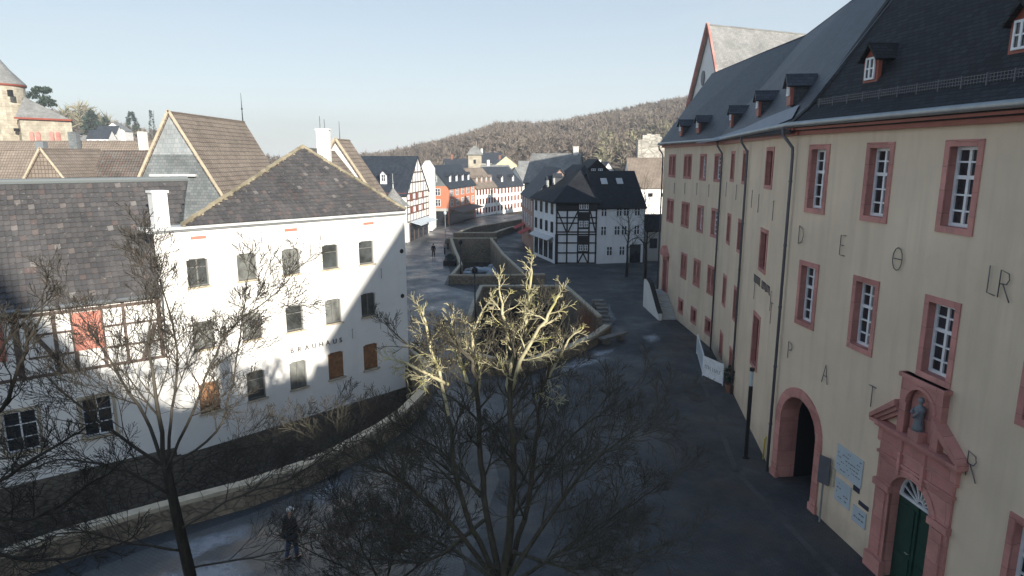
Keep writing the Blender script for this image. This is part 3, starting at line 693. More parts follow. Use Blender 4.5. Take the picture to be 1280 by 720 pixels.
def ridge(root, a, b, name='hip_ridge', mat='moss', w=.12):
    mb = MB(); L = (b-a).length; n = int(L/.34); d = (b-a)/n
    for i in range(n):
        mb.rnd = random.random()*.98+.01; j = V((random.uniform(-.02, .02), random.uniform(-.02, .02), random.uniform(-.015, .03)))
        p = a+d*i+j; mb.tube([p, p+d*1.08], [w*random.uniform(.85, 1.1), w*.85], 7)
        for q in range(2):
            t = p+d*random.random()+V((random.uniform(-.14, .14), random.uniform(-.14, .14), random.uniform(-.1, .05))); mb.box(t, .1, .12, .08, 0, random.random()*3)
    return mb.build(name, mat, root, uv=False)
ridge(wh, hl+V((0, 0, .06)), PK+V((0, 0, .06))); ridge(wh, hr+V((0, 0, .06)), PK+V((0, 0, .06)))
mb = MB(); c_ = WW(.55, 9.4, -.7); mb.box(c_+V((0, 0, .78)), .62, .62, 1.55, 0, .8); mb.box(c_+V((0, 0, 1.6)), .74, .74, .1, 0, .8); mb.build('chimney', 'white', wh)

# half-timbered house on the left
lh = thing('half_timbered_house', (L0[0], L0[1], 0), 'half-timbered white house with red shutters and broad dark pantile roof at left edge', 'house')
lw = []
for s in (5.63, 2.91): lw.append((LL-s, 1.33, 1.15, 1.75))
lw += [(LL-8.6, 1.33, 1.15, 1.75), (LL-11.5, 1.33, 1.15, 1.75)]
mb = MB(); hol = [(s-w/2, s+w/2, z-h/2, z+h/2) for s, z, w, h in lw]
wallgrid(mb, WL, 0, LL, -.95, 6.55, hol)
for h_ in hol: reveal(mb, WL, *h_, .15)
mb.build('wall', 'white', lh)
for s, z, w, h in lw: win(lh, WL, s, z, w, h, 'cottage')
mb = MB(); wallgrid(mb, WL, 0, LL, -4.2, -.95, [], 0, .06); mb.poly([WL(0, -.95, .06), WL(LL, -.95, .06), WL(LL, -.95, 0), WL(0, -.95, 0)]); mb.build('stone_base', 'rubbledark', lh)
tb = MB(); o0, o1 = -.01, .035
S = lambda x: LL-x
for x, w in ((.12, .18), (1.5, .13), (2.35, .15), (3.4, .15), (4.05, .15), (5.35, .24), (6.6, .13), (7.7, .11), (8.8, .18), (10.5, .12)): tb.wb(WL, S(x)-w/2, S(x)+w/2, 3.55, 6.3, o0, o1)
for z, w in ((3.55, .13), (6.15, .14)): tb.wb(WL, 0, LL, z-w/2, z+w/2, o0, o1+.006)
for z in (4.35, 5.3):
    for a, b in ((0.12, 2.35), (3.4, 5.05), (6.6, 10.5)): tb.wb(WL, S(b), S(a), z-.045, z+.045, o0, o1-.006)
for a, b in (((3.75, 3.6), (5.1, 5.9)), ((.3, 5.2), (.9, 3.6)), ((7.7, 3.6), (8.6, 6))): tb.beam(WL, (S(a[0]), a[1]), (S(b[0]), b[1]), .17, o0, o1+.01)
tb.build('timber_frame', 'browntimber', lh)
for x in (2.88, 5.95, 6.4): mb = MB(); w = 1.04 if x == 2.88 else .42; mb.wb(WL, S(x)-w/2, S(x)+w/2, 4.4, 6.05, .0, .055); mb.wb(WL, S(x)-w/2+.03, S(x)-.01, 4.45, 6.0, .05, .062); mb.build('shutter', 'shutter', lh)
mb = MB(); mb.wb(WL, S(6.9), S(6.62), 4.4, 6.0, .0, .04); mb.build('window', 'yellow', lh)
er = [WL(0, 6.52, .35), WL(LL-.02, 6.52, .35)]; inn = -WL.n
run, rise = 5.1, 4.85
top = [er[0]+inn*run+V((0, 0, rise)), er[1]+inn*run+V((0, 0, rise))]
top[1] = top[1]+WL.d*2.5
mb = MB(); mb.slab([er[0], er[1], top[1], top[0]], .15); mb.slab([top[0], top[1], top[1]+inn*5-V((0, 0, 4.7)), top[0]+inn*5-V((0, 0, 4.7))], .15); mb.build('roof_deck', 'oldtile', lh)
mb = MB(); e2 = er[1]+inn*10; mb.poly([WL(LL, 2, 0), er[1], top[1], e2]); mb.build('gable_wall', 'slatewall', lh)
ud = WL.d; vd = (inn*run+V((0, 0, rise))).normalized(); nd = ud.cross(vd).normalized(); nd = nd if nd.z > 0 else -nd; SL = math.hypot(run, rise)
tiles(lh, 'roof_tiles', er[0], ud, vd, nd, lambda u, v: 0 < v < SL-.05 and u < LL+2.5*v/SL-.05, LL+2.7, SL, mat='oldtile')
mb = MB(); n_ = 50
for i in range(n_):
    mb.rnd = random.random()*.4+.05; a = top[0].lerp(top[1], i/n_); b = top[0].lerp(top[1], (i+1.06)/n_); mb.tube([a+V((0, 0, .05)), b+V((0, 0, .05))], [.15, .14], 8)
mb.build('ridge_tiles', 'slatewall', lh, uv=False)
gutter(lh, [er[0]+WL.n*.06-V((0, 0, .05)), er[1]+WL.n*.06-V((0, 0, .05))], .09)

# ================================================================= generic houses
def house(name, label, P0, P1, depth, he, hr_, axis='x', wall='white', roof='browntile', rows=(), cols=3, wsz=(.9, 1.2), style='far', oh=.3, chim=(), dorm=0, gablem=None, z0=0., gcols=0, grows=(), group=None, cat='house', slope_extra=None, hip=0., dormm='whitepaint', rowcols=None, verge=None, half=None):
    W = Wall(P0, P1); L = W.L; inn = -W.n; root = thing(name, (P0[0], P0[1], z0), label, cat, group)
    c = [W(0, 0), W(L, 0), W(L, 0)+inn*depth, W(0, 0)+inn*depth]
    up = lambda p, z: V((p.x, p.y, z))
    mb = MB(); ws = [W, Wall(c[1].to_2d(), c[2].to_2d()), Wall(c[2].to_2d(), c[3].to_2d()), Wall(c[3].to_2d(), c[0].to_2d())]
    for w in ws: wallgrid(mb, w, 0, w.L, z0-.5, he)
    mb.build('wall', wall, root)
    g = []
    if axis == 'x':
        ra, rb_ = W(0, hr_)+inn*depth/2, W(L, hr_)+inn*depth/2
        ra += W.d*hip; rb_ -= W.d*hip
        ea, eb, ec, ed = [up(p, he) for p in c]; sl = (hr_-he)/(depth/2); e = oh
        fa, fb = ea+W.n*e-V((0, 0, e*sl)), eb+W.n*e-V((0, 0, e*sl)); ba, bb = ed-W.n*e-V((0, 0, e*sl)), ec-W.n*e-V((0, 0, e*sl))
        if not hip:
            x = W.d*.18; fa -= x; ba -= x; ra -= x; fb += x; bb += x; rb_ += x
            g = [[ea, ed, W(0, hr_-.1)+inn*depth/2], [eb, ec, W(L, hr_-.1)+inn*depth/2]]
        m = MB(); m.slab([fa, fb, rb_, ra], .14); m.slab([ra, rb_, bb, ba], .14)
        if hip: m.slab([fa, ra, ba], .12); m.slab([fb, rb_, bb], .12)
        fr = [(fa, fb, ra, rb_)]
    else:
        ra, rb_ = W(L/2, hr_)+W.n*.15, W(L/2, hr_)+inn*(depth+.15)
        sl = (hr_-he)/(L/2); e = oh; ea = W(-e, he-e*sl, .15); eb = W(L+e, he-e*sl, .15); ec = eb+inn*(depth+.3); ed = ea+inn*(depth+.3)
        g = [[W(0, he), W(L, he), W(L/2, hr_-.1)], [W(0, he)+inn*depth, W(L, he)+inn*depth, W(L/2, hr_-.1)+inn*depth]]
        m = MB(); m.slab([ea, ra, rb_, ed], .14); m.slab([eb, ra, rb_, ec], .14)
        if hip: pass
        if verge:
            vg = MB()
            for q in (ea, eb): vg.bar(q+V((0, 0, .03)), ra+V((0, 0, .03)), .08, .16)
            vg.build('verge_board', verge, root)
    m.build('roof', roof, root)
    for q in g: gm = MB(); gm.poly(q); gm.build('gable', gablem or wall, root)
    for ri, z in enumerate(rows):
        n = rowcols[ri] if rowcols else cols
        for i in range(n): win(root, W, L*(i+.5)/n, z, *wsz, style)
    if grows:
        for z in grows:
            for i in range(gcols):
                wL = ws[3]; win(root, wL, wL.L*(i+.5)/gcols, z, *wsz, style)
    for fx, fy, h in chim:
        p = W(L*fx, 0)+inn*depth*fy; k = MB(); zr = he+(hr_-he)*(1-abs(fy-.5)*2 if axis == 'x' else 1-abs(fx-.5)*2)
        k.box((p.x, p.y, zr+h/2-.3), .7, .6, h+.6, 0, math.atan2(W.d.y, W.d.x)); k.box((p.x, p.y, zr+h+.03), .82, .72, .08, 0, math.atan2(W.d.y, W.d.x)); k.build('chimney', 'white2' if random.random() < .6 else 'ruststone', root)
    for i in range(dorm):
        sx = L*(i+.7)/(dorm+.4); fz = .25; P = W(sx, he+(hr_-he)*fz+.05)+inn*depth/2*(fz-.1)
        dormer(root, P, W.n, .8, .9, 1.5, roof, dormm)
    return root, W
def timber(root, W, z0, z1, rails, posts, braces=(), w=.16, m='timber', o=.03):
    t = MB()
    for x in posts: t.wb(W, x-w/2, x+w/2, z0, z1, 0, o)
    for z in rails: t.wb(W, 0, W.L, z-w/2, z+w/2, 0, o+.006)
    for a, b in braces: t.beam(W, a, b, w, 0, o+.012)
    return t.build('timber_frame', m, root)
# --- behind the left houses
r, W = house('slate_gabled_house', 'steep house with grey slate-hung gable and long brown tiled roof', (-25.9, 45), (-19.6, 45), 12.2, 9.9, 15.55, 'y', 'slatewall', 'browntile', gablem='slatewall', verge='quoin', oh=.15)
m = MB(); q = [W(1.55, 12.7, .02), W(W.L-1.55, 12.7, .02), W(W.L/2, 15.4, .02)]; m.poly(q); m.build('gable_cladding', 'slatewall2', r)
m = MB(); m.wb(W, 1.5, 4.6, 11.25, 11.4, 0, .25); m.build('ledge', 'paleflash', r)
m = MB(); p = V((-22.7, 57, 15.4)); m.tube([p, p+V((0, 0, .8)), p+V((0, 0, 2.4))], [.05, .04, .015], 6); m.lathe(p+V((0, 0, 1.0)), [(0, 0), (.09, .1), (0, .25)], 8); m.build('finial', 'black', r)
r, W = house('brown_roofed_house', 'brown tiled roof slope with tall white chimney behind the mossy hip', (-16.4, 45.5), (-9.6, 45.5), 3.4, 8.6, 13.0, 'y', 'white2', 'browntile', oh=.2)
m = MB(); p = D(406, 200, 45); m.box((p.x, p.y, 12.9), .8, .8, 2.8, 0, .1); m.box((p.x, p.y, 14.33), .9, .9, .1, 0, .1); m.build('chimney', 'white', r)
m = MB(); m.tube([(p.x-.2, p.y, 14.3), (p.x-.2, p.y, 15.2)], .02, 5); m.tube([(p.x+.1, p.y, 14.3), (p.x+.1, p.y, 15)], .02, 5); m.build('chimney_pipe', 'black', r)
r, W = house('white_gabled_house', 'narrow steep house with white gable edge and brown roof behind chimney', (-16.2, 50.3), (-10.0, 49.7), 2.8, 9.2, 13.9, 'y', 'white2', 'browntile', oh=.2, verge='quoin')
m = MB(); p = D(425, 177, 51); m.tube([p-V((0, 0, .5)), p+V((0, 0, 1.5))], [.035, .015], 5); m.build('antenna', 'black', r)
# round turret
p = D(492, 257, 45.5); r = thing('round_turret', (p.x, p.y, 0), 'round white turret with pointed grey cone roof beyond the white house', 'turret')
m = MB(); m.lathe((p.x, p.y, 0), [(.72, 0), (.72, p.z+.05)], 24); m.build('wall', 'white', r, True)
m = MB(); m.lathe((p.x, p.y, p.z), [(1.12, 0), (1.04, .03), (.66, .42), (.34, .8), (.12, 1.1), (0, 1.25)], 28); m.build('cone_roof', 'slategrey', r, True)
m = MB(); m.lathe((p.x, p.y, p.z+1.18), [(.05, 0), (.03, .3), (.08, .4), (.02, .5), (.015, 1.0), (0, 1.0)], 8); m.build('finial', 'zinc', r)
m = MB(); a_ = V((.62, -.78, 0)); m.tube([V((p.x, p.y, p.z-.75))+a_*.70, V((p.x, p.y, p.z-.75))+a_*.75], .12, 10); m.build('vent', 'timber', r)

# ================================================================= street houses
hA, W = house('blue_roofed_house', 'white house with dark blue roof and half-timbered gable end towards the street', (-31, 100), (-15.6, 98), 12.5, 7.4, 12.75, 'x', 'white', 'blueroof', rows=(5.2, 2.2), cols=7, wsz=(.9, 1.6), dorm=0, oh=.5)
for x in (8.6, 11.6): dormer(hA, W(x, 8.9)-W.n*1.4, W.n, 1.0, 1.2, 2.2, 'blueroof', 'whitepaint')
m = MB(); m.wb(W, 0, W.L, 7.0, 7.35, 0, .12); m.build('eaves_board', 'redpaint', hA)
WG = Wall((-15.6, 98), (W(W.L, 0)-W.n*12.5).to_2d())
t = MB(); t.poly([WG(0, 7.2, .02), WG(WG.L, 7.2, .02), WG(WG.L/2, 12.5, .02)]); t.poly([WG(0, 0, .02), WG(WG.L, 0, .02), WG(WG.L, 7.2, .02), WG(0, 7.2, .02)]); t.build('gable_infill', 'white', hA)
timber(hA, WG, 2.9, 7.2, (3, 4.2, 5.2, 6.2, 7.2), [], (), .2, 'browntimber', .05)
t = MB()
for z, e in ((8.8, 3.9/2), (10.3, 7.2/2)): t.wb(WG, e, WG.L-e, z-.1, z+.1, .02, .06)
for i in range(9): x = WG.L*i/8; zt_ = 7.2+5.3*(1-abs(i-4)/4); t.wb(WG, x-.09, x+.09, 2.9, max(7.2, zt_-.3), .02, .07)
t.build('timber_posts', 'browntimber', hA)
for z in (4.7, 6.6):
    for x in (2.3, 5.4, 9): win(hA, WG, x, z, 1.0, 1.2, 'farred')
m = MB(); m.slab([WG(1, 3.0, .1), WG(11, 3.0, .1), WG(11, 2.5, 1.9), WG(1, 2.5, 1.9)], .06); ob = m.build('awning', 'awning', hA)
m = MB(); m.wb(WG, .8, 11.5, 0, 2.5, .03, .09); m.build('shopfront', 'glass', hA)
m = MB()
for x in (.8, 3.2, 5.6, 8.4, 11.4): m.wb(WG, x-.12, x+.12, 0, 2.6, .05, .14)
m.wb(WG, .7, 11.5, 2.5, 2.8, .05, .13); m.build('shopfront_frame', 'browntimber', hA)
r, W = house('narrow_white_house', 'tall narrow white house with rounded gable between half-timbered and orange houses', (-15.7, 114), (-13.85, 114), 6, 10.6, 12.0, 'y', 'white', 'white', oh=0, rows=(), cols=1)
# orange house
r, W = house('orange_house', 'orange rendered house with slate roof and row of four white dormers', (-11.8, 122.9), (-7.8, 139.4), 6.5, 7.3, 11.1, 'x', 'orange', 'blueroof', rows=(6.1, 4.1), cols=5, wsz=(1.5, 1.4), dorm=4, gablem='slatewall', oh=.4)
for z in (6.2, 4.2):
    w_ = Wall((W(0, 0)-W.n*6.5).to_2d(), W(0, 0).to_2d()); win(r, w_, w_.L*.68, z, 1.0, 1.3, 'far')
for x in (2.6, 3.9): win(r, w_, x, 8.6, .8, 1.1, 'far')
m = MB(); m.wb(w_, 3.2, 6.4, 0, 2.6, .02, .1); m.build('shopfront', 'glass', r)
m = MB(); m.wb(w_, 2.8, 6.5, 2.7, 3.2, .05, .5); m.build('fascia', 'greyr', r)
m = MB(); m.wb(W, .4, 16.0, 0, 2.4, .02, .1); m.build('shopfront', 'glass', r)
m = MB(); m.slab([W(.6, 3.1, .05), W(15.6, 3.1, .05), W(15.6, 2.5, 2.4), W(.6, 2.5, 2.4)], .07); m.build('awning', 'awningdark', r)
r, W = house('grey_roofed_house', 'cream house with brown-grey roof and small pink dormers beyond orange house', (-7.7, 140.2), (-3.6, 149.5), 7, 6.4, 10.3, 'x', 'white', 'browntile', rows=(5.2, 3.2, 1.2), cols=7, wsz=(.7, 1.2), style='farred', dorm=4, dormm='pinkish', oh=.4)
r, W = house('white_terrace_house', 'white terrace house with slate roof and two white dormers before the canal bend', (-3.5, 150), (2.6, 162), 8, 6.2, 10.4, 'x', 'white', 'slate', rows=(5.0, 3.1, 1.2), cols=8, wsz=(.7, 1.2), style='farred', dorm=2, oh=.4)
r, W = house('gallery_house', 'white house with rows of windows at the far bend of the canal', (2.8, 165), (11, 170), 8, 6.6, 10.2, 'x', 'white', 'slategrey', rows=(5.3, 3.4, 1.4), cols=8, wsz=(.6, 1.2), oh=.4)
# slender tower
p = D(594, 215, 172); r = thing('town_tower', (p.x, p.y, 0), 'square pale tower with tapering slate cap rising behind the grey roofs', 'tower')
m = MB(); m.box((p.x, p.y, 6.6), 3.3, 3.3, 13.4); m.build('wall', 'ivory', r)
m = MB(); z = 13.2
q0 = [V((p.x+a*2.1, p.y+b*2.1, z)) for a, b in ((-1, -1), (1, -1), (1, 1), (-1, 1))]; q1 = [V((p.x+a*1.3, p.y+b*1.3, z+1.2)) for a, b in ((-1, -1), (1, -1), (1, 1), (-1, 1))]; q2 = [V((p.x+a*.35, p.y+b*.35, z+2.2)) for a, b in ((-1, -1), (1, -1), (1, 1), (-1, 1))]
m.hexa(q0, q1); m.hexa(q1, q2); m.build('slate_cap', 'slategrey', r)
m = MB(); m.box((p.x, p.y-1.66, 11.5), .6, .1, 1.0); m.build('window', 'glass', r)
# houses round the foot of the hill
bg = [
 ('yellow_gabled_house', 'pale yellow gabled house at the hill foot with grey roof', (-5, 200), (1.5, 201), 9, 10.4, 13.0, 'y', 'yellow', 'slategrey', 4),
 ('village_house', 'slate roofed house behind the square tower at the hill foot', (-19, 196), (-12, 198), 9, 9.0, 12.2, 'x', 'white2', 'slate', 4),
 ('village_house', 'dark roofed house just right of the square tower at hill foot', (-12, 222), (-3, 224), 9, 11, 14.2, 'x', 'greyr', 'slate', 4),
 ('village_house', 'blue-grey roof in front of the yellow gable', (-7, 178), (1, 182), 9, 7.0, 10.6, 'x', 'white2', 'slategrey', 0),
 ('village_house', 'long grey roof to the right of the yellow gabled house', (2, 190), (14, 190), 9, 8, 11.6, 'x', 'greyr', 'slategrey', 0),
 ('village_house', 'white house with flat chimney stacks behind the black timber roofs', (6.5, 122), (11, 122), 8, 9.6, 12.0, 'x', 'white2', 'slategrey', 0),
 ('village_house', 'small white gable peeking over the right black roof', (15.6, 120), (19.2, 120.5), 8, 9.4, 11.8, 'y', 'white', 'slate', 0),
]
for nm, lb, P0, P1, dp, he, hr_, ax, wm, rm, z0 in bg:
    rr, W = house(nm, lb, P0, P1, dp, he, hr_, ax, wm, rm, rows=(he-1.4,), cols=4, wsz=(1.0, 1.3), z0=z0, chim=[(.3, .5, 1.2)] if random.random() < .7 else (), group='houses at the hill foot' if nm == 'village_house' else None)
# flank with low sun-lit wall near the castle
r, W = house('sunlit_white_house', 'white house with single dark window in the gap beside the school', (23.6, 132), (37, 132), 10, 6.8, 12.5, 'x', 'white', 'browntile', rows=(5.2,), cols=5, wsz=(.9, .7), oh=.3, style='fardark', verge='redstone')
# castle ruin
r = thing('castle_ruin', (38, 178, 4), 'tall broken pale stone castle wall standing on the wooded slope', 'ruin')
m = MB(); zt_ = [17.2, 18.4, 18.7, 18.5, 18.6, 18.0, 16.4, 16.9, 17.2, 16.5, 13]
for i in range(10):
    x0 = 33.6+i*1.15; z1_ = zt_[i]; dy = 0 if i < 5 else 3.0
    m.box((x0+.57, 180+dy, (z1_+3)/2), 1.16, 2.2-.01*i, z1_-3)
m.build('wall', 'ruin', r)
m = MB(); m.box((37.6, 178.86, 9.5), .7, .1, 1.4); m.build('opening', 'backing', r)

# --- black and white group, right bank
bw, W = house('black_timber_house', 'black and white half-timbered corner house with steep slate hip roof', (5.17, 77.6), (10.06, 77.6), 6.5, 7.45, 8.4, 'x', 'dimwhite', 'slate', hip=2.2, oh=.45)
Pa = D(731, 206, 84); A_ = V((4.75, 77.1, 7.35)); B_ = V((10.4, 77.1, 7.35)); Lf = V((2.3, 86, 7.45)); P2 = V((8.5, 93, 11.6)); Rb = V((13.5, 90, 8))
m = MB(); m.slab([A_, B_, Pa], .15); m.slab([Lf, A_, Pa, P2], .15); m.slab([B_, Rb, P2, Pa], .15); m.build('roof', 'slateblack', bw)
t = MB()
for x in (.12, 1.35, 2.65, 3.95, 4.78): t.wb(W, x-.09, x+.09, .1, 7.3, 0, .05)
for z in (.12, 1.35, 2.55, 3.55, 3.85, 4.9, 5.55, 6.4): t.wb(W, 0, W.L, z-.08, z+.08, 0, .056)
t.wb(W, 0, W.L, 6.4, 7.4, 0, .06); t.wb(W, -.05, .3, 0, 3.6, 0, .07)
for a, b in (((.2, 6.3), (1.25, 3.9)), ((2.6, 6.3), (1.5, 3.9)), ((4.05, 6.3), (4.7, 3.9)), ((2.75, .2), (3.3, 1.3)), ((3.85, .2), (3.3, 1.3))): t.beam(W, a, b, .15, 0, .064)
t.wb(W, 2.65, 3.95, 1.4, 3.4, 0, .06); t.wb(W, 2.65, 3.95, 4.2, 6.2, 0, .06)
t.build('timber_frame', 'timber', bw)
for z in (6.9, 4.8, 1.95):
    for x in (3.0, 3.6): win(bw, W, x, z, .5, .75, 'far')
wl_ = Wall((2.84, 85.57), (5.17, 77.6))
lw_, W = house('white_wing_house', 'white three storey wing with dark windows and slate roof facing the canal', (2.84, 85.57), (5.1, 77.85), 6.5, 7.4, 7.9, 'x', 'dimwhite', 'slate', gablem='slateblack', rows=(6.5, 4.3), cols=4, wsz=(.8, 1.3), style='fardark', oh=.35)
m = MB(); m.slab([W(.3, 3.2, .05), W(7.4, 3.2, .05), W(7.4, 2.8, .8), W(.3, 2.8, .8)], .08); m.build('canopy', 'paleflash', lw_)
m = MB()
for i in range(4): m.wb(W, .5+i*1.85, 1.8+i*1.85, .4, 2.6, 0, .06)
m.build('shop_window', 'glass', lw_)
nn = planen(Lf, A_, Pa); nn = nn if nn.z > 0 else -nn; wl_ = Wall((2.3, 86), (4.75, 77.1))
for px, py in ((686, 232), (694, 229)):
    P = onplane(px, py, Lf, nn); dormer(bw, P+wl_.n*.25, wl_.n, .6, .9, 1.3, 'slate', 'greyr')
rw, W = house('white_row_house', 'long white house with black slate roof and skylights behind the bare street trees', (10.1, 77.75), (15.9, 79.0), 8, 6.95, 10.9, 'x', 'dimwhite', 'slateblack', gablem='slateblack', oh=.35, dorm=0)
for z, xs in ((6.2, (.8, 2.7, 3.6, 5.0)), (3.95, (.8, 2.5, 3.4, 5.0)), (1.5, (1.6, 3.2))):
    for x in xs: win(rw, W, x, z, .75, 1.15, 'far')
m = MB(); m.wb(W, 4.2, 5.6, 0, 2.2, 0, .05); m.build('entrance', 'glass', rw)
m = MB()
for x in (1.2, 3.2): a = W(x, 9.25)-W.n*2.2; m.slab([a, a+W.d*.8, a+W.d*.8-W.n*.6+V((0, 0, .67)), a-W.n*.6+V((0, 0, .67))], .03); 
ob = m.build('skylight', 'paleflash', rw); ob.location += V((0, -.12, .14))
gh, W = house('gabled_rear_house', 'dark gabled roof rising behind the half-timbered corner house', (8.2, 86.5), (14, 86.8), 8, 9.6, 12.3, 'y', 'slateblack', 'slateblack', oh=.3)
for x in (2.4, 3.3): win(gh, W, x, 10.8, .6, .6, 'far')
r, W = house('pink_brown_house', 'tall narrow pink-brown house with red awnings on the right bank', (1.5, 100.5), (2.75, 86.2), 7, 7.4, 11.2, 'x', 'pinkish', 'blueroof', rows=(6.2, 4.1), cols=5, wsz=(.9, 1.4), style='far')
for i, s in enumerate((1.8, 8.6)):
    m = MB(); m.slab([W(s, 3.0, .05), W(s+3.2, 3.0, .05), W(s+3.2, 2.3, 1.5), W(s, 2.3, 1.5)], .05); m.build('awning', 'redcloth', r)
r, W = house('pale_slate_house', 'house with pale grey sunlit roof and slate side above the canal', (2.0, 107), (9.6, 104), 8, 8.9, 13.2, 'x', 'slatewall', 'slategrey', oh=.3, chim=[(.9, .5, 1.0)])
r, W = house('low_garden_house', 'low dark shed beyond the two street trees beside the school', (16.4, 80), (22, 80), 4, 4.0, 5.6, 'x', 'greyr', 'slateblack', rows=(2.2,), cols=3, style='fardark')

# ================================================================= church right, behind the school
ch = thing('church', (22, 72, 0), 'tall church with white gable, oculus and weathered grey slate roof behind the school', 'church')
ap = V((20, 70, 25.7)); rd = V((.9165, .4, 0)); far_ = V((19.75, 79.5, 13)); near_ = V((20.0, 60.5, 13)); re = ap+rd*26
m = MB(); m.poly([far_, near_, ap]); m.poly([far_, near_, V((near_.x, near_.y, 0)), V((far_.x, far_.y, 0))]); m.build('gable_wall', 'white', ch)
m = MB(); n2 = near_+rd*26; f2 = far_+rd*26
m.poly([near_, n2, V((n2.x, n2.y, 0)), V((near_.x, near_.y, 0))]); m.poly([far_, f2, V((f2.x, f2.y, 0)), V((far_.x, far_.y, 0))]); m.poly([n2, f2, V((f2.x, f2.y, 0)), V((n2.x, n2.y, 0))]); m.poly([n2, f2, re]); m.build('nave_wall', 'cream', ch)
m = MB(); k = V((-.25, -.1, 0)); m.slab([near_+k, n2, re, ap+k], .25); m.slab([far_+k, f2, re, ap+k], .25); m.build('roof', 'slategrey', ch)
m = MB(); m.bar(far_+k*1.3, ap+k*1.3, .3, .35); m.bar(near_+k*1.3, ap+k*1.3, .2, .3); m.build('verge', 'redstone', ch)
m = MB(); c_ = V((19.9, 71.2, 20.6)); P = [c_+V((-.1, math.cos(a)*.55, math.sin(a)*.75)) for a in [i*math.pi/8 for i in range(16)]]; m.hexa(P, [p_+V((.12, 0, 0)) for p_ in P]); m.build('oculus', 'slatewall', ch)
for z in (15.5,):
    m = MB(); m.box((19.85, 74.5, z), .1, 1.3, 2.0); m.build('window', 'glass', ch)
# ================================================================= builder for unseen hipped blocks that cast shade on the square
def hipbuild(name, label, x0, x1, y0, y1, he, hr_, ins):
    r = thing(name, ((x0+x1)/2, (y0+y1)/2, 0), label, 'building')
    m = MB(); m.box(((x0+x1)/2, (y0+y1)/2, he/2), x1-x0, y1-y0, he); m.build('wall', 'cream', r)
    m = MB(); c = [V((x0, y0, he)), V((x1, y0, he)), V((x1, y1, he)), V((x0, y1, he))]; a = V(((x0+x1)/2, y0+ins, hr_)); b = V(((x0+x1)/2, y1-ins, hr_))
    m.poly([c[0], c[3], b, a]); m.poly([c[1], c[2], b, a]); m.poly([c[3], c[2], b]); m.poly([c[0], c[1], a]); m.build('roof', 'slate', r); return r

# ================================================================= church far left
p = D(0, 175, 120)
cl = thing('romanesque_church', (p.x, p.y, 0), 'pale stone church with round cone-roofed tower and slate nave roof', 'church')
tx = D(-2, 120, 120).x; zt_ = D(0, 106, 120).z
m = MB(); m.lathe((tx, 120, 0), [(4.9, 4), (4.9, D(0, 132, 120).z), (4.75, D(0, 130, 120).z), (4.0, D(0, 130, 120).z), (4.0, zt_)], 32); m.build('tower', 'ivory', cl, False)
m = MB(); m.lathe((tx, 120, zt_), [(4.2, -.05), (4.35, .0), (4.2, .25), (2.1, 2.7), (0, 5.8)], 32); m.build('cone_roof', 'slategrey', cl, True)
m = MB(); m.lathe((tx, 120, zt_), [(4.1, -.35), (4.3, -.3), (4.3, 0)], 32); m.build('cornice', 'redpaint', cl, True)
m = MB(); m.lathe((tx, 120, zt_+5.6), [(.08, 0), (.05, .6), (.3, .8), (.05, 1.0), (.05, 1.6), (0, 1.6)], 8); m.build('finial', 'black', cl)
for px, py in ((9, 116), (17, 162)):
    q = D(px, py, 115.5); m = MB(); m.box((q.x, 116.2, q.z), .6, .6, 1.1 if py < 130 else .5); m.build('tower_window', 'backing', cl)
n0 = D(28, 175, 116); n1 = D(92, 175, 116); ez = D(60, 149, 116).z; tz = D(32, 121, 122).z
k_ = 128/116*1.004; q_ = [V((n0.x, 116, 0)), V((n1.x, 116, 0)), V((n1.x*k_, 128, 0)), V((n0.x*k_-3, 128, 0))]; m = MB(); m.hexa(q_, [p_+V((0, 0, ez)) for p_ in q_]); m.build('nave_wall', 'ivory', cl)
m = MB(); a = V((n0.x-.5, 115.6, ez+.2)); b = V((n1.x+.4, 115.6, ez-.2)); c = V((n1.x*k_+.4, 128.4, ez)); t_ = V((D(30, 121, 119).x, 119, D(30, 121, 119).z)); d = V((n0.x*k_-3, 128.4, ez))
m.poly([a, b, t_]); m.poly([b, c, t_]); m.poly([c, d, t_]); m.build('nave_roof', 'slategrey', cl)
m = MB(); m.bar(a, b, .25, .3); m.build('cornice', 'redpaint', cl)
for px in (40, 48, 65, 73):
    q = D(px, 168, 115.9); m = MB()
    Wq = Wall((q.x-1, 115.9), (q.x+1, 115.9)); P = [(1-.36, q.z-1.6)]+arch_pts(1, q.z+.1, .36, 8)+[(1.36, q.z-1.6)]
    m.hexa([Wq(x, z, 0) for x, z in P], [Wq(x, z, .2) for x, z in P]); m.build('arched_window', 'redstone', cl)
# brown roofs between
r, W = house('long_brown_roofed_house', 'long brown tiled roof running below the pale church', (-76, 80), (-42, 80), 9, 9.3, 14.6, 'x', 'white2', 'browntile', oh=.3)
m = MB(); q = D(90, 178, 84); 
for px, w in ((91, 1.0), (177, .8)):
    q = D(px, 185, 82); m = MB(); m.box((q.x, 82.5, 14.3), w, .8, 2.6); m.build('chimney', 'slatewall' if px < 100 else 'white2', r)
r, W = house('far_left_brown_roof_house', 'brown tiled roof at the left edge with zinc chimney', (-66, 66), (-49.5, 66), 7, 8.5, 13.3, 'x', 'white2', 'browntile', oh=.3)
m = MB(); q = D(30, 183, 66); m.box((q.x, 68.5, 13.0), .8, .7, 2.2); m.build('chimney', 'zinc', r)
r, W = house('small_gabled_house', 'small brown-hung gable with pale verge boards over the dark roof ridge', (-42.9, 57), (-37.2, 57), 8, 9.0, 13.3, 'y', 'browntile', 'browntile', oh=.1, verge='quoin')
q = D(56, 185, 57)
r, W = house('patched_roof_house', 'roof of patched red and grey tiles beside the slate gable', (-38.6, 60), (-27, 60), 7, 9.2, 13.2, 'x', 'white2', 'redtile', oh=.2)
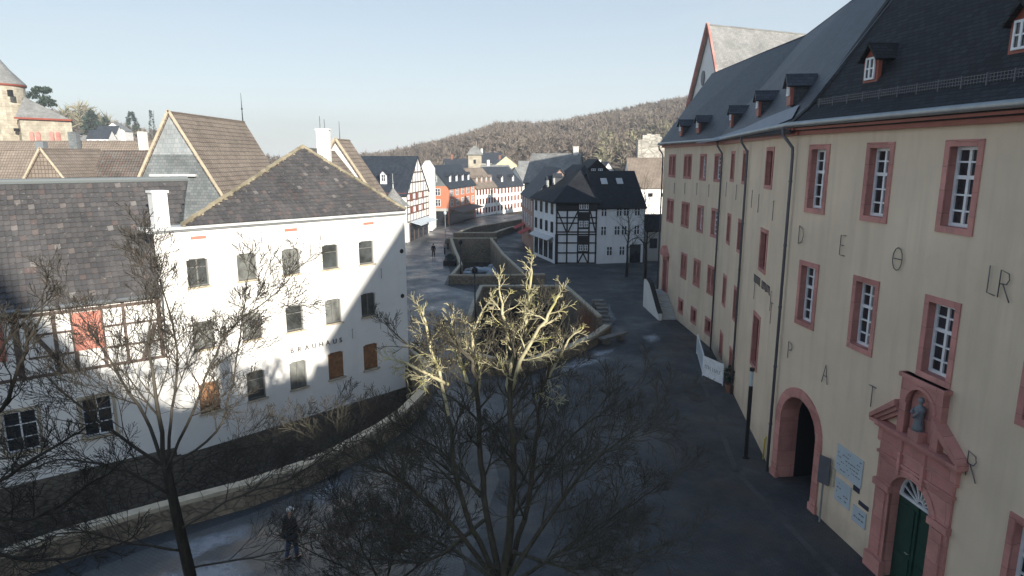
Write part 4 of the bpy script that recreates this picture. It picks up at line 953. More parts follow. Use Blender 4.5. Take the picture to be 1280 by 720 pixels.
# ================================================================= ground, moat, canals
PP = [(-6.32, 38.95), (-5.9, 38.0), (-5.2, 36.2), (-4.85, 33.6), (-4.9, 31.6), (-5.35, 29.4), (-6.1, 27.4), (-7.2, 25.4), (-8.2, 23.9), (-10.0, 22.2), (-12.2, 20.7), (-14.2, 19.2), (-16.2, 17.4), (-18.2, 15.2), (-20, 12.5)]
moat = PP+[(-40, 12.5), (-29.4, 18.9), (-15.95, 28.95), (-6.5, 38.95)]
can1 = [(-2.6, 59.6), (4.7, 59.6), (5.6, 53), (6.3, 47.6), (6.6, 46), (5.2, 43.2), (3.0, 40), (1.0, 38), (-.9, 37.2), (-2.4, 38.6), (-3.0, 45), (-2.9, 52)]
can2 = [(-6.3, 65.2), (-3.7, 64.9), (3.1, 65.6), (1.3, 67), (-.9, 80), (-2.8, 95.4), (-9.1, 95.4), (-7.6, 84), (-5.9, 72)]
can3 = [(-8.9, 103), (-6.8, 112), (-1.5, 121), (4, 131), (14, 136), (14, 129), (7, 124), (2.6, 117), (-.5, 110), (-2.6, 103)]
def subdiv_ground():
    from mathutils.geometry import tessellate_polygon
    out = [(-900, -300), (900, -300), (900, 150), (-900, 150)]
    loops = [[V((x, y, 0)) for x, y in l] for l in (out, moat, can1, can2, can3)]
    tr = tessellate_polygon(loops); fl = [p for l in loops for p in l]; m = MB()
    for t in tr: m.poly([fl[i] for i in t])
    return m
def groundmat(name, base, wet, cob=.18, rough=.75):
    m, nt, b = newmat(name); v = coords(nt)
    uv = v
    vo = N(nt, 'ShaderNodeTexBrick'); vo.inputs['Scale'].default_value = 1; vo.inputs['Brick Width'].default_value = cob; vo.inputs['Row Height'].default_value = cob*.8
    vo.inputs['Mortar Size'].default_value = .012; vo.inputs['Color1'].default_value = (*mul(base, .9), 1); vo.inputs['Color2'].default_value = (*mul(base, 1.1), 1); vo.inputs['Mortar'].default_value = (*mul(base, .7), 1)
    mp = N(nt, 'ShaderNodeMapping'); mp.inputs['Rotation'].default_value = (0, 0, .5); nt.links.new(uv, mp.inputs[0]); nt.links.new(mp.outputs[0], vo.inputs['Vector'])
    n1 = noise(nt, v, .11, 5, .6); n2 = noise(nt, v, .5, 5, .65)
    c = mixc(nt, 1., vo.outputs['Color'], ramp(nt, n1, [(.32, (.55,)*3), (.68, (1.5,)*3)]), 'MULTIPLY')
    c = mixc(nt, 1., c, ramp(nt, n2, [(.3, (.85,)*3), (.7, (1.15,)*3)]), 'MULTIPLY')
    c = mixc(nt, ramp(nt, noise(nt, v, .22, 6, .75), [(.57, (0,)*3), (.68, (.6,)*3)]), c, mul(base, 2.6))
    c = mixc(nt, ramp(nt, noise(nt, mapv(nt, v, (.9, .25, 1)), .6, 5, .7), [(.55, (0,)*3), (.7, (.6,)*3)]), c, mul(base, .55))
    nt.links.new(c, b.inputs['Base Color'])
    c2_ = ramp(nt, noise(nt, v, .31, 5, .7), [(.5, (0,)*3), (.62, (.55,)*3)]); c = mixc(nt, c2_, c, (base[0]*1.5, base[1]*1.25, base[2]*.95)); nt.links.new(c, b.inputs['Base Color'])
    r = ramp(nt, noise(nt, v, .27, 5, .7), [(.35, (rough-.35,)*3), (.65, (rough+.1,)*3)]); nt.links.new(r, b.inputs['Roughness']); b.inputs['Specular IOR Level'].default_value = wet
    bump(nt, b, vo.outputs['Fac'], .25, .01); return m
gsq = groundmat('dark_cobbles', (.050, .052, .056), .3)
gst = groundmat('sheen_paled_setts', (.13, .135, .14), .4, .16, .6)
tag(subdiv_ground().build('plaza_ground', gsq), kind='structure')
# left bank street, paled to paint in sky sheen and bounce, laid 4 mm proud
m = MB(); stp = [(-5.2, 40.2), (-3.4, 40.2), (-3.5, 45), (-3.3, 52), (-3.1, 60), (-6.8, 64.5), (-6.9, 72), (-8.6, 84), (-10, 95), (-9.8, 103), (-8, 112), (-3, 121), (2, 131), (8, 140), (-3, 149), (-7.4, 139), (-11.5, 122.5), (-14, 112), (-15.5, 98), (-15, 70), (-11, 46), (-6.6, 40.2)]
from mathutils.geometry import tessellate_polygon as tess
for t in tess([[V((x, y, 0)) for x, y in stp]]): m.poly([V((*stp[i], .004)) for i in t])
tag(m.build('street', gst), kind='structure')
m = MB(); lp = [(-4.3, 38), (-4.1, 34), (-4.2, 31), (-4.8, 28.5), (-5.8, 26.2), (-7.4, 23.6), (-9.4, 21.4), (-12, 19.2), (-15, 16), (-8, 11), (-2, 15), (-.5, 24), (-2, 33), (-3.2, 39)]
for t in tess([[V((x, y, 0)) for x, y in lp]]): m.poly([V((*lp[i], .004)) for i in t])
tag(m.build('pavement', groundmat('worn_grey_setts', (.085, .085, .085), .35, .16, .65)), kind='structure')
def water(name, loop, z):
    m = MB(); 
    for t in tess([[V((x, y, 0)) for x, y in loop]]): m.poly([V((*loop[i], z)) for i in t])
    return tag(m.build(name, M['water'] , None), kind='structure')
mw, nt, b = newmat('river_water'); b.inputs['Base Color'].default_value = (.015, .02, .022, 1); b.inputs['Roughness'].default_value = .08; v = coords(nt); bump(nt, b, noise(nt, mapv(nt, v, (1, .5, 1)), 3, 5), .5, .05); M['water'] = mw
def expand(l, e):
    n = len(l); cx = sum(p[0] for p in l)/n; cy = sum(p[1] for p in l)/n; return [(cx+(x-cx)*e, cy+(y-cy)*e) for x, y in l]
water('river_water', expand(can1, 1.03), -2.9); water('river_water', expand(can2, 1.02), -2.6); water('river_water', expand(can3, 1.02), -2.6)
m = MB()
for t in tess([[V((x, y, 0)) for x, y in moat]]): m.poly([V((*moat[i], -4.15)) for i in t])
tag(m.build('moat_bed', rubble('moat_floor', (.035, .03, .022), (.07, .06, .045), (.02, .018, .015), .5)), kind='structure')
def canalwall(name, pts, zb, zt, t, label, closed=False, mat='rubblebrown', cop='quoin', cat='wall', parapet=True):
    """parapet and retaining wall following a line; thickness t outwards (right of travel)"""
    root = thing(name, (pts[0][0], pts[0][1], 0), label, cat); n = len(pts); P = [V((x, y, 0)) for x, y in pts]; off = []
    for i in range(n):
        a = P[(i-1) % n] if (closed or i > 0) else None; b = P[(i+1) % n] if (closed or i < n-1) else None
        d1 = (P[i]-a).normalized() if a else None; d2 = (b-P[i]).normalized() if b else None
        d = ((d1 or d2)+(d2 or d1)).normalized(); nn = V((d.y, -d.x, 0)); k = 1/max(.5, nn.dot(V(((d1 or d2).y, -(d1 or d2).x, 0)))); off.append(nn*k)
    rng = range(n if closed else n-1); m = MB(); c = MB()
    for i in rng:
        j = (i+1) % n
        a0, a1, b0, b1 = P[i], P[j], P[i]+off[i]*t, P[j]+off[j]*t
        q = [a0, a1, b1, b0]; m.hexa([p+V((0, 0, zb)) for p in q], [p+V((0, 0, zt-.14)) for p in q])
        q = [a0-off[i]*.06, a1-off[j]*.06, b1+off[j]*.06, b0+off[i]*.06]; L = (a1-a0).length; nb = max(1, round(L/1.6))
        for k in range(nb):
            u0, u1 = k/nb+.004, (k+1)/nb-.004; qq = [q[0].lerp(q[1], u0), q[0].lerp(q[1], u1), q[3].lerp(q[2], u1), q[3].lerp(q[2], u0)]; dz = random.uniform(-.004, .004)
            c.hexa([p+V((0, 0, zt-.14)) for p in qq], [p+V((0, 0, zt+dz)) for p in qq])
    m.build('masonry', mat, root); c.build('coping', cop, root); return root
canalwall('moat_parapet', PP, -4.2, .9, -.55, 'curved stone parapet with pale coping round the sunken moat of the white house', mat='rubblebrown')
canalwall('canal_wall', [can1[i] for i in (1, 2, 3)], -3, .95, -.45, 'right bank stone wall of the near river basin beside the steps')
canalwall('canal_wall', [can1[i] for i in (4, 5, 6, 7, 8)], -3, .7, -.6, 'curved low stone wall closing the near end of the river basin')
canalwall('canal_wall', [can1[i] for i in (8, 9, 10, 11, 0)], -3, .95, -.45, 'left bank stone wall of the near river basin behind the sunlit tree')
bar_ = canalwall('bridge_parapet', [(-2.9, 59.6), (5.0, 59.6)], -.9, .95, .45, 'near stone parapet of the small road bridge over the basin')
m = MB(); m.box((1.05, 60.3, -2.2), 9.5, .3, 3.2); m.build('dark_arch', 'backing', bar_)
canalwall('bridge_parapet', [(-6.4, 65.0), (-3.7, 64.7), (3.4, 65.4)], -3, .95, -.42, 'far stone parapet of the small road bridge seen across the road')
canalwall('canal_wall', [can2[i] for i in (3, 4, 5)], -3, .95, -.45, 'long tan stone wall on the right bank beyond the road bridge')
canalwall('canal_wall', [can2[i] for i in (6, 7, 8, 0)], -3, .95, -.45, 'narrowing stone wall on the left bank beyond the road bridge')
canalwall('bridge_parapet', [(-9.6, 95.4), (-2.2, 95.4)], -3, 1.0, -.45, 'near parapet of the second stone bridge')
m_ = canalwall('bridge_parapet', [(-9.2, 103), (-2.4, 103)], -3, 1.0, .45, 'far parapet of the second stone bridge')
canalwall('canal_wall', [can3[i] for i in (0, 1, 2, 3, 4)], -3, .95, .4, 'left bank wall of the upper canal curving right')
canalwall('canal_wall', [can3[i] for i in (5, 6, 7, 8, 9)], -3, .95, .4, 'right bank wall of the upper canal near the red awnings')
# river stones and ice in the far canal
for i in range(16):
    x = random.uniform(-6.3, -.8); y = random.uniform(80, 93); s = random.uniform(.35, 1.0); bm = bmesh.new(); bmesh.ops.create_icosphere(bm, subdivisions=2, radius=s)
    for v_ in bm.verts: v_.co *= random.uniform(.85, 1.1); v_.co.z *= .45
    me = bpy.data.meshes.new('river_boulder'); bm.to_mesh(me); bm.free(); me.materials.append(M['paper'] if i % 3 else M['greyr']); o = bpy.data.objects.new('river_boulder', me); C.objects.link(o); o.location = (x, y, -2.5)
    tag(o, 'pale icy boulder lying in the river between the two stone bridges', 'boulder', 'boulders in the river')
# steps and stone blocks by the basin
r = thing('basin_steps', (7.2, 50, 0), 'pale stone block steps beside the right basin wall', 'steps'); m = MB()
for i in range(7): m.box((7.0+random.uniform(-.1, .2), 52.2-i*.75, .15+.07*(6-i)), .9, .7, .3+.14*(6-i), 0, random.uniform(-.2, .2))
m.build('blocks', 'darkstone', r)
for i, (px, py, h) in enumerate(((731, 400, 1.9), (738, 418, 1.2))):
    q = G(px, py, .5); r = thing('dry_vine', (q.x, q.y, .3), ('tall' if i == 0 else 'low spreading')+' rust brown dry climber on the right basin wall', 'plant')
    m = MB()
    for k in range(140):
        a = q+V((random.gauss(0, .3), random.gauss(0, .5), random.uniform(-1.2, 0))); b = a+V((random.gauss(0, .15), random.gauss(0, .15), random.uniform(.3, h))); m.tube([a, (a+b)/2+V((random.gauss(0, .08), random.gauss(0, .08), 0)), b], [.02, .015, .006], 3)
    m.build('stems', 'ruststone', r, uv=False)
r = thing('stone_bench', (7.3, 44.6, 0), 'low stone bench beside the near end of the basin wall', 'bench')
m = MB(); m.box((7.0, 43.8, .45), 2.6, .55, .12, 0, .75); m.build('seat', 'darkstone', r)
for d_ in (-.8, .8): m = MB(); m.box((7.0+d_*.73, 43.8+d_*.68, .2), .35, .45, .39, 0, .75); m.build('leg', 'darkstone', r)
# snow remnants
def inpoly(x, y, P):
    c = False
    for (x0, y0), (x1, y1) in zip(P, P[1:]+P[:1]):
        if (y0 > y) != (y1 > y) and x < (x1-x0)*(y-y0)/(y1-y0)+x0: c = not c
    return c
sm_, nt, b = newmat('soft_frost'); v = coords(nt); at_ = N(nt, 'ShaderNodeAttribute'); at_.attribute_name = 'edge'
sc_ = N(nt, 'ShaderNodeMath', operation='MULTIPLY'); nt.links.new(noise(nt, v, 1.3, 7, .75), sc_.inputs[0]); sc_.inputs[1].default_value = .85; ad_ = N(nt, 'ShaderNodeMath', operation='MULTIPLY_ADD'); nt.links.new(at_.outputs['Fac'], ad_.inputs[0]); ad_.inputs[1].default_value = .8; nt.links.new(sc_.outputs[0], ad_.inputs[2])
nt.links.new(ramp(nt, ad_.outputs[0], [(.6, (0,)*3), (.95, (.6,)*3)]), b.inputs['Alpha']); b.inputs['Base Color'].default_value = (.42, .45, .49, 1); b.inputs['Roughness'].default_value = .6
M['frost'] = sm_
def patch(name, pts, z=.012):
    cx = sum(p[0] for p in pts)/len(pts); cy = sum(p[1] for p in pts)/len(pts); ring = []
    for (x0, y0), (x1, y1) in zip(pts, pts[1:]+pts[:1]):
        for k in range(4): ring.append((cx+(x0+(x1-x0)*k/4-cx)*1.35, cy+(y0+(y1-y0)*k/4-cy)*1.35))
    vs = [(cx, cy, z+.004)]; ed = [.72]; fs = []; n = len(ring)
    for t in (.5, 1.): vs += [(cx+(x-cx)*t, cy+(y-cy)*t, z) for x, y in ring]; ed += [0. if t == 1 else .42]*n
    for k in range(n): j = (k+1) % n; fs += [(0, 1+k, 1+j), (1+k, 1+n+k, 1+n+j, 1+j)]
    me = bpy.data.meshes.new(name); me.from_pydata(vs, [], fs); me.materials.append(M['frost']); at = me.attributes.new('edge', 'FLOAT', 'POINT'); at.data.foreach_set('value', ed)
    o = bpy.data.objects.new(name, me); C.objects.link(o); return tag(o, kind='stuff')
def gp(*px): return [G(a, b).to_2d()[:] for a, b in px]
for q in (gp((385, 606), (430, 596), (432, 612), (400, 640), (380, 625)), gp((200, 680), (330, 648), (320, 672), (260, 690), (220, 712)), gp((190, 720), (300, 690), (330, 718), (250, 745)), gp((690, 462), (722, 446), (768, 446), (742, 456), (702, 468)), gp((748, 385), (762, 380), (772, 400), (760, 410), (756, 402)), gp((800, 420), (820, 416), (828, 425), (812, 430)), gp((740, 438), (770, 436), (760, 446), (735, 448))): patch('snow_patch', q)
m = MB(); n = planen(el[3], el[4], rl[3]); 
sn = [(999, 131), (990, 148), (950, 164), (915, 172), (880, 178), (868, 179), (900, 170), (930, 160), (960, 146), (985, 136)]
for i, (px, py) in enumerate(sn): pass
sp_ = []
for px, py in sn:
    i = 3 if px > 935 else (2 if px > 904 else 0); nn = planen(el[i], el[i+1], rl[i]); nn = nn if nn.z > 0 else -nn; sp_.append(onplane(px, py, el[i]+nn*.05, nn))
m = MB()
for (a, b) in zip(range(0, 5), range(9, 4, -1)):
    if a+1 < b-1+1: m.poly([sp_[a], sp_[a+1], sp_[b-1], sp_[b]])
tag(m.build('roof_snow', 'snow'), kind='stuff')
dc = MB()
for W_, a_, b_2 in ((WD, -.3, 30), (WC, 0, LC), (WA, 3.2, LA)):
    x = a_
    while x < b_2:
        dc.poly([W_(x+.01, .006, 1.5), W_(x+.26, .006, 1.5), W_(x+.26, .006, 1.28), W_(x+.01, .006, 1.28)]); x += .28
tag(dc.build('gutter_channel', plain('channel_setts', (.072, .072, .074), .8, 0, .3, 1)), kind='structure')
for i, (px, py, lb) in enumerate(((556, 318, 'small dark bollard on the street beside the walking figure'), (560, 312, 'small dark bollard nearer the second bridge'))):
    q = G(px, py); bo = MB(); bo.lathe(q, [(0, 0), (.1, 0), (.1, .75), (.13, .8), (.1, .9), (0, .95)], 10); tag(bo.build('bollard', 'black', None, True), lb, 'bollard', 'bollards by the canal')
# manhole
q = G(872, 497); m = MB(); m.lathe((q.x, q.y, 0), [(0, .012), (.5, .012), (.52, .0)], 20); tag(m.build('manhole_cover', 'black', None), 'round iron manhole cover in the dark plaza near the white banner', 'manhole cover')
# lamps
def lamp(px, py, h, lb, white=False):
    q = G(px, py); r = thing('street_lamp', q, lb, 'lamp', 'street lamps along the canal'); m = MB(); m.lathe(q, [(0, 0), (.12, 0), (.12, .5), (.06, .6), (.05, h), (0, h)], 10); m.build('pole', 'black' if not white else 'zinc', r, True)
    m = MB(); m.lathe(q+V((0, 0, h)), [(.05, 0), (.2, .08), (.24, .4), (.08, .55), (0, .6)], 10); m.build('lantern', 'black' if not white else 'paper', r, True)
lamp(594, 398, 3.6, 'black street lamp on the left bank just before the near bridge'); lamp(576, 345, 3.4, 'black street lamp at the left end of the far bridge parapet'); lamp(557, 304, 4.2, 'pale slim lamp column on the street before the orange house', True)
# planter with shrubs near the left bank
q = G(563, 330); r = thing('planter', q, 'dark planter box with shrubs on the left bank near the bridge', 'planter'); m = MB(); m.box(q+V((0, 0, .3)), 1.4, 3.0, .6); m.build('box', 'timber', r); bush(r, 'foliage', q+V((0, 0, .8)), .6, 1.4, .45, 260, 'needles', .12)
q = G(497+14, 300); 
# ================================================================= people
def person(loc, yaw, label, jacket='jacket', trousers='jeans', hat=None, walk=.12, hair='hair', h=1.76):
    root = bpy.data.objects.new('person', None); C.objects.link(root); root.location = loc; root.rotation_euler = (0, 0, yaw); tag(root, label, 'person')
    k = h/1.76
    def skin(name, vs, es, rs, mat, par, sub=2):
        me = bpy.data.meshes.new(name); me.from_pydata([V(v)*k for v in vs], es, []); me.materials.append(M[mat]); o = bpy.data.objects.new(name, me); C.objects.link(o); o.parent = par
        sm = o.modifiers.new('Skin', 'SKIN'); sv = me.skin_vertices[0].data if me.skin_vertices else None
        if sv is None:
            bm = bmesh.new(); bm.from_mesh(me); bm.verts.layers.skin.verify(); bm.to_mesh(me); bm.free(); sv = me.skin_vertices[0].data
        for d, r in zip(sv, rs): d.radius = (r[0]*k, r[1]*k) if isinstance(r, tuple) else (r*k, r*k)
        sv[0].use_root = True; o.modifiers.new('Sub', 'SUBSURF').levels = sub; o.modifiers['Sub'].render_levels = sub
        for p in me.polygons: p.use_smooth = True
        return o
    w = walk; vs = [(0, 0, .93), (0, 0, 1.12), (0, 0, 1.35), (0, -.01, 1.46), (0, -.02, 1.54), (0, -.03, 1.66), (0, -.02, 1.72)]
    es = [(i, i+1) for i in range(6)]; rs = [(.15, .11), (.14, .10), (.16, .10), (.07, .06), (.055, .055), (.075, .095), (.06, .07)]
    arms = []; legs = []
    for sd, f in ((-1, 1), (1, -1)):
        i = len(vs); vs += [(sd*.17, 0, 1.41), (sd*.23, -.03*f, 1.14), (sd*.24, -.14*f-.04, .90), (sd*.235, -.17*f-.05, .82), (sd*.23, -.19*f-.06, .74)]; es += [(2, i), (i, i+1), (i+1, i+2), (i+2, i+3), (i+3, i+4)]; rs += [.06, .046, .034, (.02, .04), (.012, .03)]; arms.append(i)
        j = len(vs); vs += [(sd*.09, 0, .86), (sd*.10, -w*f*.6-.02, .48), (sd*.10, -w*f*1.2+.03, .09), (sd*.11, -w*f*1.2-.13, .035)]; es += [(0, j), (j, j+1), (j+1, j+2), (j+2, j+3)]; rs += [.09, .06, .042, (.04, .03)]; legs.append(j)
    body = skin('body', vs, es, rs, 'skin', root)
    jv = [vs[i] for i in (0, 1, 2, 3)]; je = [(0, 1), (1, 2), (2, 3)]; jr = [(.185, .145), (.175, .135), (.19, .13), (.085, .08)]
    for a in arms:
        i = len(jv); jv += [vs[a], vs[a+1], vs[a+2]]; je += [(2, i), (i, i+1), (i+1, i+2)]; jr += [.082, .066, .052]
    jv.append((0, 0, .84)); je.append((0, len(jv)-1)); jr.append((.18, .14)); skin('jacket', jv, je, jr, jacket, root)
    tv = [(0, 0, .95)]; te = []; tr_ = [(.16, .12)]
    for l in legs:
        i = len(tv); tv += [vs[l], vs[l+1], vs[l+2]]; te += [(0, i), (i, i+1), (i+1, i+2)]; tr_ += [.105, .078, .062]
    skin('trousers', tv, te, tr_, trousers, root)
    for l in legs: p = vs[l+2]; skin('shoe', [(p[0], p[1]+.04, .05), (p[0], p[1]-.07, .045), (p[0], p[1]-.17, .035)], [(0, 1), (1, 2)], [(.05, .05), (.05, .045), (.04, .035)], 'jacket', root)
    hm = MB(); c = V((0, -.015, 1.70))
    if hat: hm.lathe(c, [(.092, -.02), (.10, .0), (.095, .06), (.06, .10), (0, .115)], 14); hm.slab([c+V((-.08, -.07, 0)), c+V((.08, -.07, 0)), c+V((.06, -.19, -.02)), c+V((-.06, -.19, -.02))], .015)
    else: hm.lathe(c+V((0, .012, 0)), [(.075, -.09), (.09, -.02), (.092, .03), (.065, .08), (0, .095)], 14)
    me = hm
    o = bpy.data.objects.new('cap' if hat else 'hair', bpy.data.meshes.new('headwear')); o.data.from_pydata([V(v)*k for v in hm.v], [], hm.f); o.data.materials.append(M[hat or hair]); C.objects.link(o); o.parent = root
    fm = MB(); 
    fm.hexa([V((-.014, -.105, 1.625)), V((.014, -.105, 1.625)), V((.006, -.115, 1.67)), V((-.006, -.115, 1.67))], [V((-.01, -.135, 1.632)), V((.01, -.135, 1.632)), V((.004, -.122, 1.665)), V((-.004, -.122, 1.665))])
    for sd in (-1, 1): fm.tube([V((sd*.082, -.02, 1.62)), V((sd*.09, -.01, 1.65)), V((sd*.085, -.0, 1.68))], .014, 6)
    o = bpy.data.objects.new('face', bpy.data.meshes.new('face')); o.data.from_pydata([V(v)*k for v in fm.v], [], fm.f); o.data.materials.append(M['skin']); C.objects.link(o); o.parent = root
    return root
person(G(366, 699), 2.6, 'person in black jacket, blue jeans and light cap walking beside the moat parapet', hat='cap', walk=.1)
person(G(542, 321), 3.0, 'person in dark clothes walking alone on the pale street near the bridge', trousers='jacket', walk=.16, h=1.7)

# ================================================================= trees
def rv(s=1.): return V((random.gauss(0, s), random.gauss(0, s), random.gauss(0, s)))
def grow(mb, p, d, L, r, lvl, mx, nch=(4, 7), up=.12, ang=(.5, 1.0), ratio=(.4, .68), wig=.13, k0=6, rmin=.004, rec=None):
    n = 6 if lvl < mx else 4; pts = [V(p)]; rad = [r]; dd = V(d).normalized()
    for i in range(n):
        dd = (dd+rv(wig)+V((0, 0, up*.5))).normalized(); pts.append(pts[-1]+dd*L/n); rad.append(max(rmin, r*(1-.72*(i+1)/n)))
    mb.tube(pts, rad, max(3, k0-lvl), cap=False)
    if rec is not None: rec.append((pts, rad))
    if lvl >= mx: return
    nc = random.randint(*nch); ph = random.random()*6.28
    for c in range(nc):
        t = .18+.78*(c+random.random()*.7)/nc; i = min(n-1, int(t*n)); q = pts[i].lerp(pts[i+1], t*n-i); ax = (pts[i+1]-pts[i]).normalized()
        o = ax.orthogonal().normalized(); ph += 2.4; o = Matrix.Rotation(ph, 3, ax) @ o; a = random.uniform(*ang)
        nd = (ax*math.cos(a)+o*math.sin(a)+V((0, 0, up))).normalized()
        rr = rad[i]*random.uniform(.45, .68); LL_ = L*random.uniform(*ratio)*(1.1-.5*t)
        grow(mb, q, nd, LL_, max(rr, rmin), lvl+1, mx, nch, up, ang, ratio, wig, k0, rmin)
def limb(mb, pts, r0, r1, mx, nch, side, ang=(.5, 1.), up=.15, wig=.14, k=8, tips=True, start=.25, ratio=(.45, .7)):
    """a main limb through given points, with side branches grown from it"""
    P = [V(p) for p in pts]; Q = []
    for i in range(len(P)-1):
        for t in (0, .25, .5, .75):
            a, b = P[i], P[i+1]; a0 = P[i-1] if i else a*2-b; b1 = P[i+2] if i+2 < len(P) else b*2-a
            Q.append(.5*((2*a)+(-a0+b)*t+(2*a0-5*a+4*b-b1)*t*t+(-a0+3*a-3*b+b1)*t**3)+rv(.012))
    Q.append(P[-1]); n = len(Q); R = [r0+(r1-r0)*i/(n-1) for i in range(n)]; mb.tube(Q, R, k, cap=False)
    ph = random.random()*6
    for c in range(nch):
        t = start+(1-start)*(c+random.random())/nch; i = min(n-2, int(t*(n-1))); q = Q[i]; ax = (Q[i+1]-Q[i]).normalized(); o = ax.orthogonal().normalized(); ph += 2.4; o = Matrix.Rotation(ph, 3, ax) @ o
        a = random.uniform(*ang); nd = (ax*math.cos(a)+o*math.sin(a)+V((0, 0, up))).normalized()
        grow(mb, q, nd, side*random.uniform(.6, 1.15)*(1.15-.45*t), max(.006, R[i]*random.uniform(.4, .6)), 1, mx, (3, 6), up*.6, (.4, .8), ratio, wig)
    if tips: grow(mb, Q[-1], (Q[-1]-Q[-3]), side*.8, r1, 1, mx, (3, 6), up, (.4, .8), ratio, wig)
YT = 10.6
def T(px, py, dy=0.): return D(px, py, YT+dy)
# centre tree: several stems from a low fork, lit crown top
ct = thing('bare_tree', (T(630, 760).x, YT, 0), 'broad bare tree in the foreground with its topmost branches catching yellow sunlight', 'tree')
base = V((ct.location.x, YT, 0)); fork = T(628, 735)
m = MB(); m.tube([base, base+V((.03, 0, 1.5)), fork.lerp(base, .3), fork], [.24, .19, .17, .16], 12); m.build('trunk', 'bark', ct, True, uv=False)
random.seed(21)
m = MB()
limb(m, [fork, T(608, 640, .1), T(600, 560, .1), T(597, 500, .0), T(590, 452, 0), T(580, 440, -.1)], .065, .022, 4, 15, 1.15, up=.12, wig=.09)
limb(m, [fork, T(640, 640, -.1), T(642, 560, -.15), T(636, 500, 0), T(646, 440, 0), T(655, 420, .1)], .08, .022, 4, 16, 1.1, up=.12, wig=.09)
limb(m, [fork, T(655, 650, .3), T(668, 570, .5), T(676, 500, .4), T(688, 450, .3)], .06, .02, 4, 13, 1.15, up=.1, wig=.09)
limb(m, [fork, T(590, 660, -.3), T(570, 590, -.4), T(560, 520, -.3), T(545, 460, -.2), T(530, 445, -.2)], .055, .02, 4, 13, 1.15, up=.1, wig=.09)
for pts, r in (([fork, T(560, 650, -.8), T(500, 600, -1.2), T(450, 575, -1.4)], .06), ([fork, T(570, 690, .4), T(500, 660, .8), T(440, 640, .9)], .05), ([fork, T(690, 640, -.5), T(740, 580, -.8), T(790, 540, -.9)], .06),
               ([fork, T(700, 690, .5), T(760, 650, .8), T(820, 610, 1.0)], .05), ([T(640, 650), T(670, 600, 1), T(720, 540, 1.4), T(775, 500, 1.6)], .05), ([T(600, 620), T(560, 570, 1), T(510, 540, 1.4)], .045), ([T(605, 650), T(540, 700, -1.0), T(470, 700, -1.6)], .045), ([T(640, 690), T(720, 710, -.9), T(800, 690, -1.5)], .045)):
    limb(m, pts, r*.85, .011, 4, 12, 1.25, up=.08, wig=.08, ratio=(.5, .75), ang=(.4, .85))
m.build('crown', 'barkcrown', ct, True, uv=False)
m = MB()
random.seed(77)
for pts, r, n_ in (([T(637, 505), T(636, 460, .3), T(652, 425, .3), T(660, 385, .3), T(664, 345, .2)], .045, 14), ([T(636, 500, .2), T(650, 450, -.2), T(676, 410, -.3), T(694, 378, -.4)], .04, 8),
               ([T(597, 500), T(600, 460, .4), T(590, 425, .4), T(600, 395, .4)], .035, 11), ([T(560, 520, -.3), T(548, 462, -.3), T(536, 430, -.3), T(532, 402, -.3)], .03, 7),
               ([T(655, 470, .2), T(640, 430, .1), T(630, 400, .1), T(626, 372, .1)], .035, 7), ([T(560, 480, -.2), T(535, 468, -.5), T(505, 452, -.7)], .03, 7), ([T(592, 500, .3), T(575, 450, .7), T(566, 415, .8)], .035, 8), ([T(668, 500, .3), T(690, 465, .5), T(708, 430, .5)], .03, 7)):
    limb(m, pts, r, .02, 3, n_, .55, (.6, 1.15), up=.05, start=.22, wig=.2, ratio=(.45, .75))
m.build('sun_tinted_branches', 'barkpale', ct, True, uv=False)  # top limbs in paler bark than the crown, painted as if sunlit
# left tree
lt = thing('bare_tree', (T(238, 760).x, YT, 0), 'dark bare tree in front of the white houses with long reaching branches', 'tree')
YT0 = YT; base = V((lt.location.x, YT, 0)); fork = T(208, 585)
m = MB(); m.tube([base, T(238, 720), T(222, 650), fork], [.15, .105, .09, .075], 12); m.build('trunk', 'bark', lt, True, uv=False)
random.seed(5); m = MB()
for pts, r, s_, nn in (([fork, T(196, 500), T(186, 430), T(190, 380)], .07, 1.2, 11), ([fork, T(180, 520, .3), T(150, 470, .4), T(125, 430, .5), T(95, 385, .5)], .055, 1.1, 12), ([fork, T(150, 545, -.3), T(90, 500, -.5), T(45, 460, -.6)], .05, 1.1, 10),
    ([fork, T(215, 510, .3), T(222, 440, .5), T(205, 370, .6), T(192, 330, .6)], .05, 1.0, 11), ([fork, T(240, 520, -.3), T(262, 460, -.4), T(290, 410, -.5), T(340, 370, -.5)], .045, 1.1, 11), ([fork, T(270, 540, .4), T(290, 480, .6), T(300, 420, .8), T(308, 360, .8)], .04, 1.0, 10),
    ([T(215, 620), T(160, 590, -.6), T(90, 575, -1), T(20, 590, -1.2)], .045, 1.0, 11), ([T(225, 660), T(300, 620, -.5), T(360, 600, -.8), T(420, 560, -1)], .04, 1.1, 11), ([T(215, 610), T(260, 570, .5), T(330, 555, .8), T(395, 520, .9)], .035, 1.0, 9), ([T(230, 690), T(170, 680, -.6), T(90, 665, -1), T(20, 690, -1.2)], .04, 1.1, 11), ([T(235, 710), T(300, 700, .5), T(350, 690, .8), T(410, 670, 1.)], .035, 1.2, 9)):
    limb(m, pts, r*.62, .008, 4, nn, s_, up=.10, wig=.075, ratio=(.5, .78), ang=(.4, .8))
m.build('crown', 'barkmid', lt, True, uv=False)
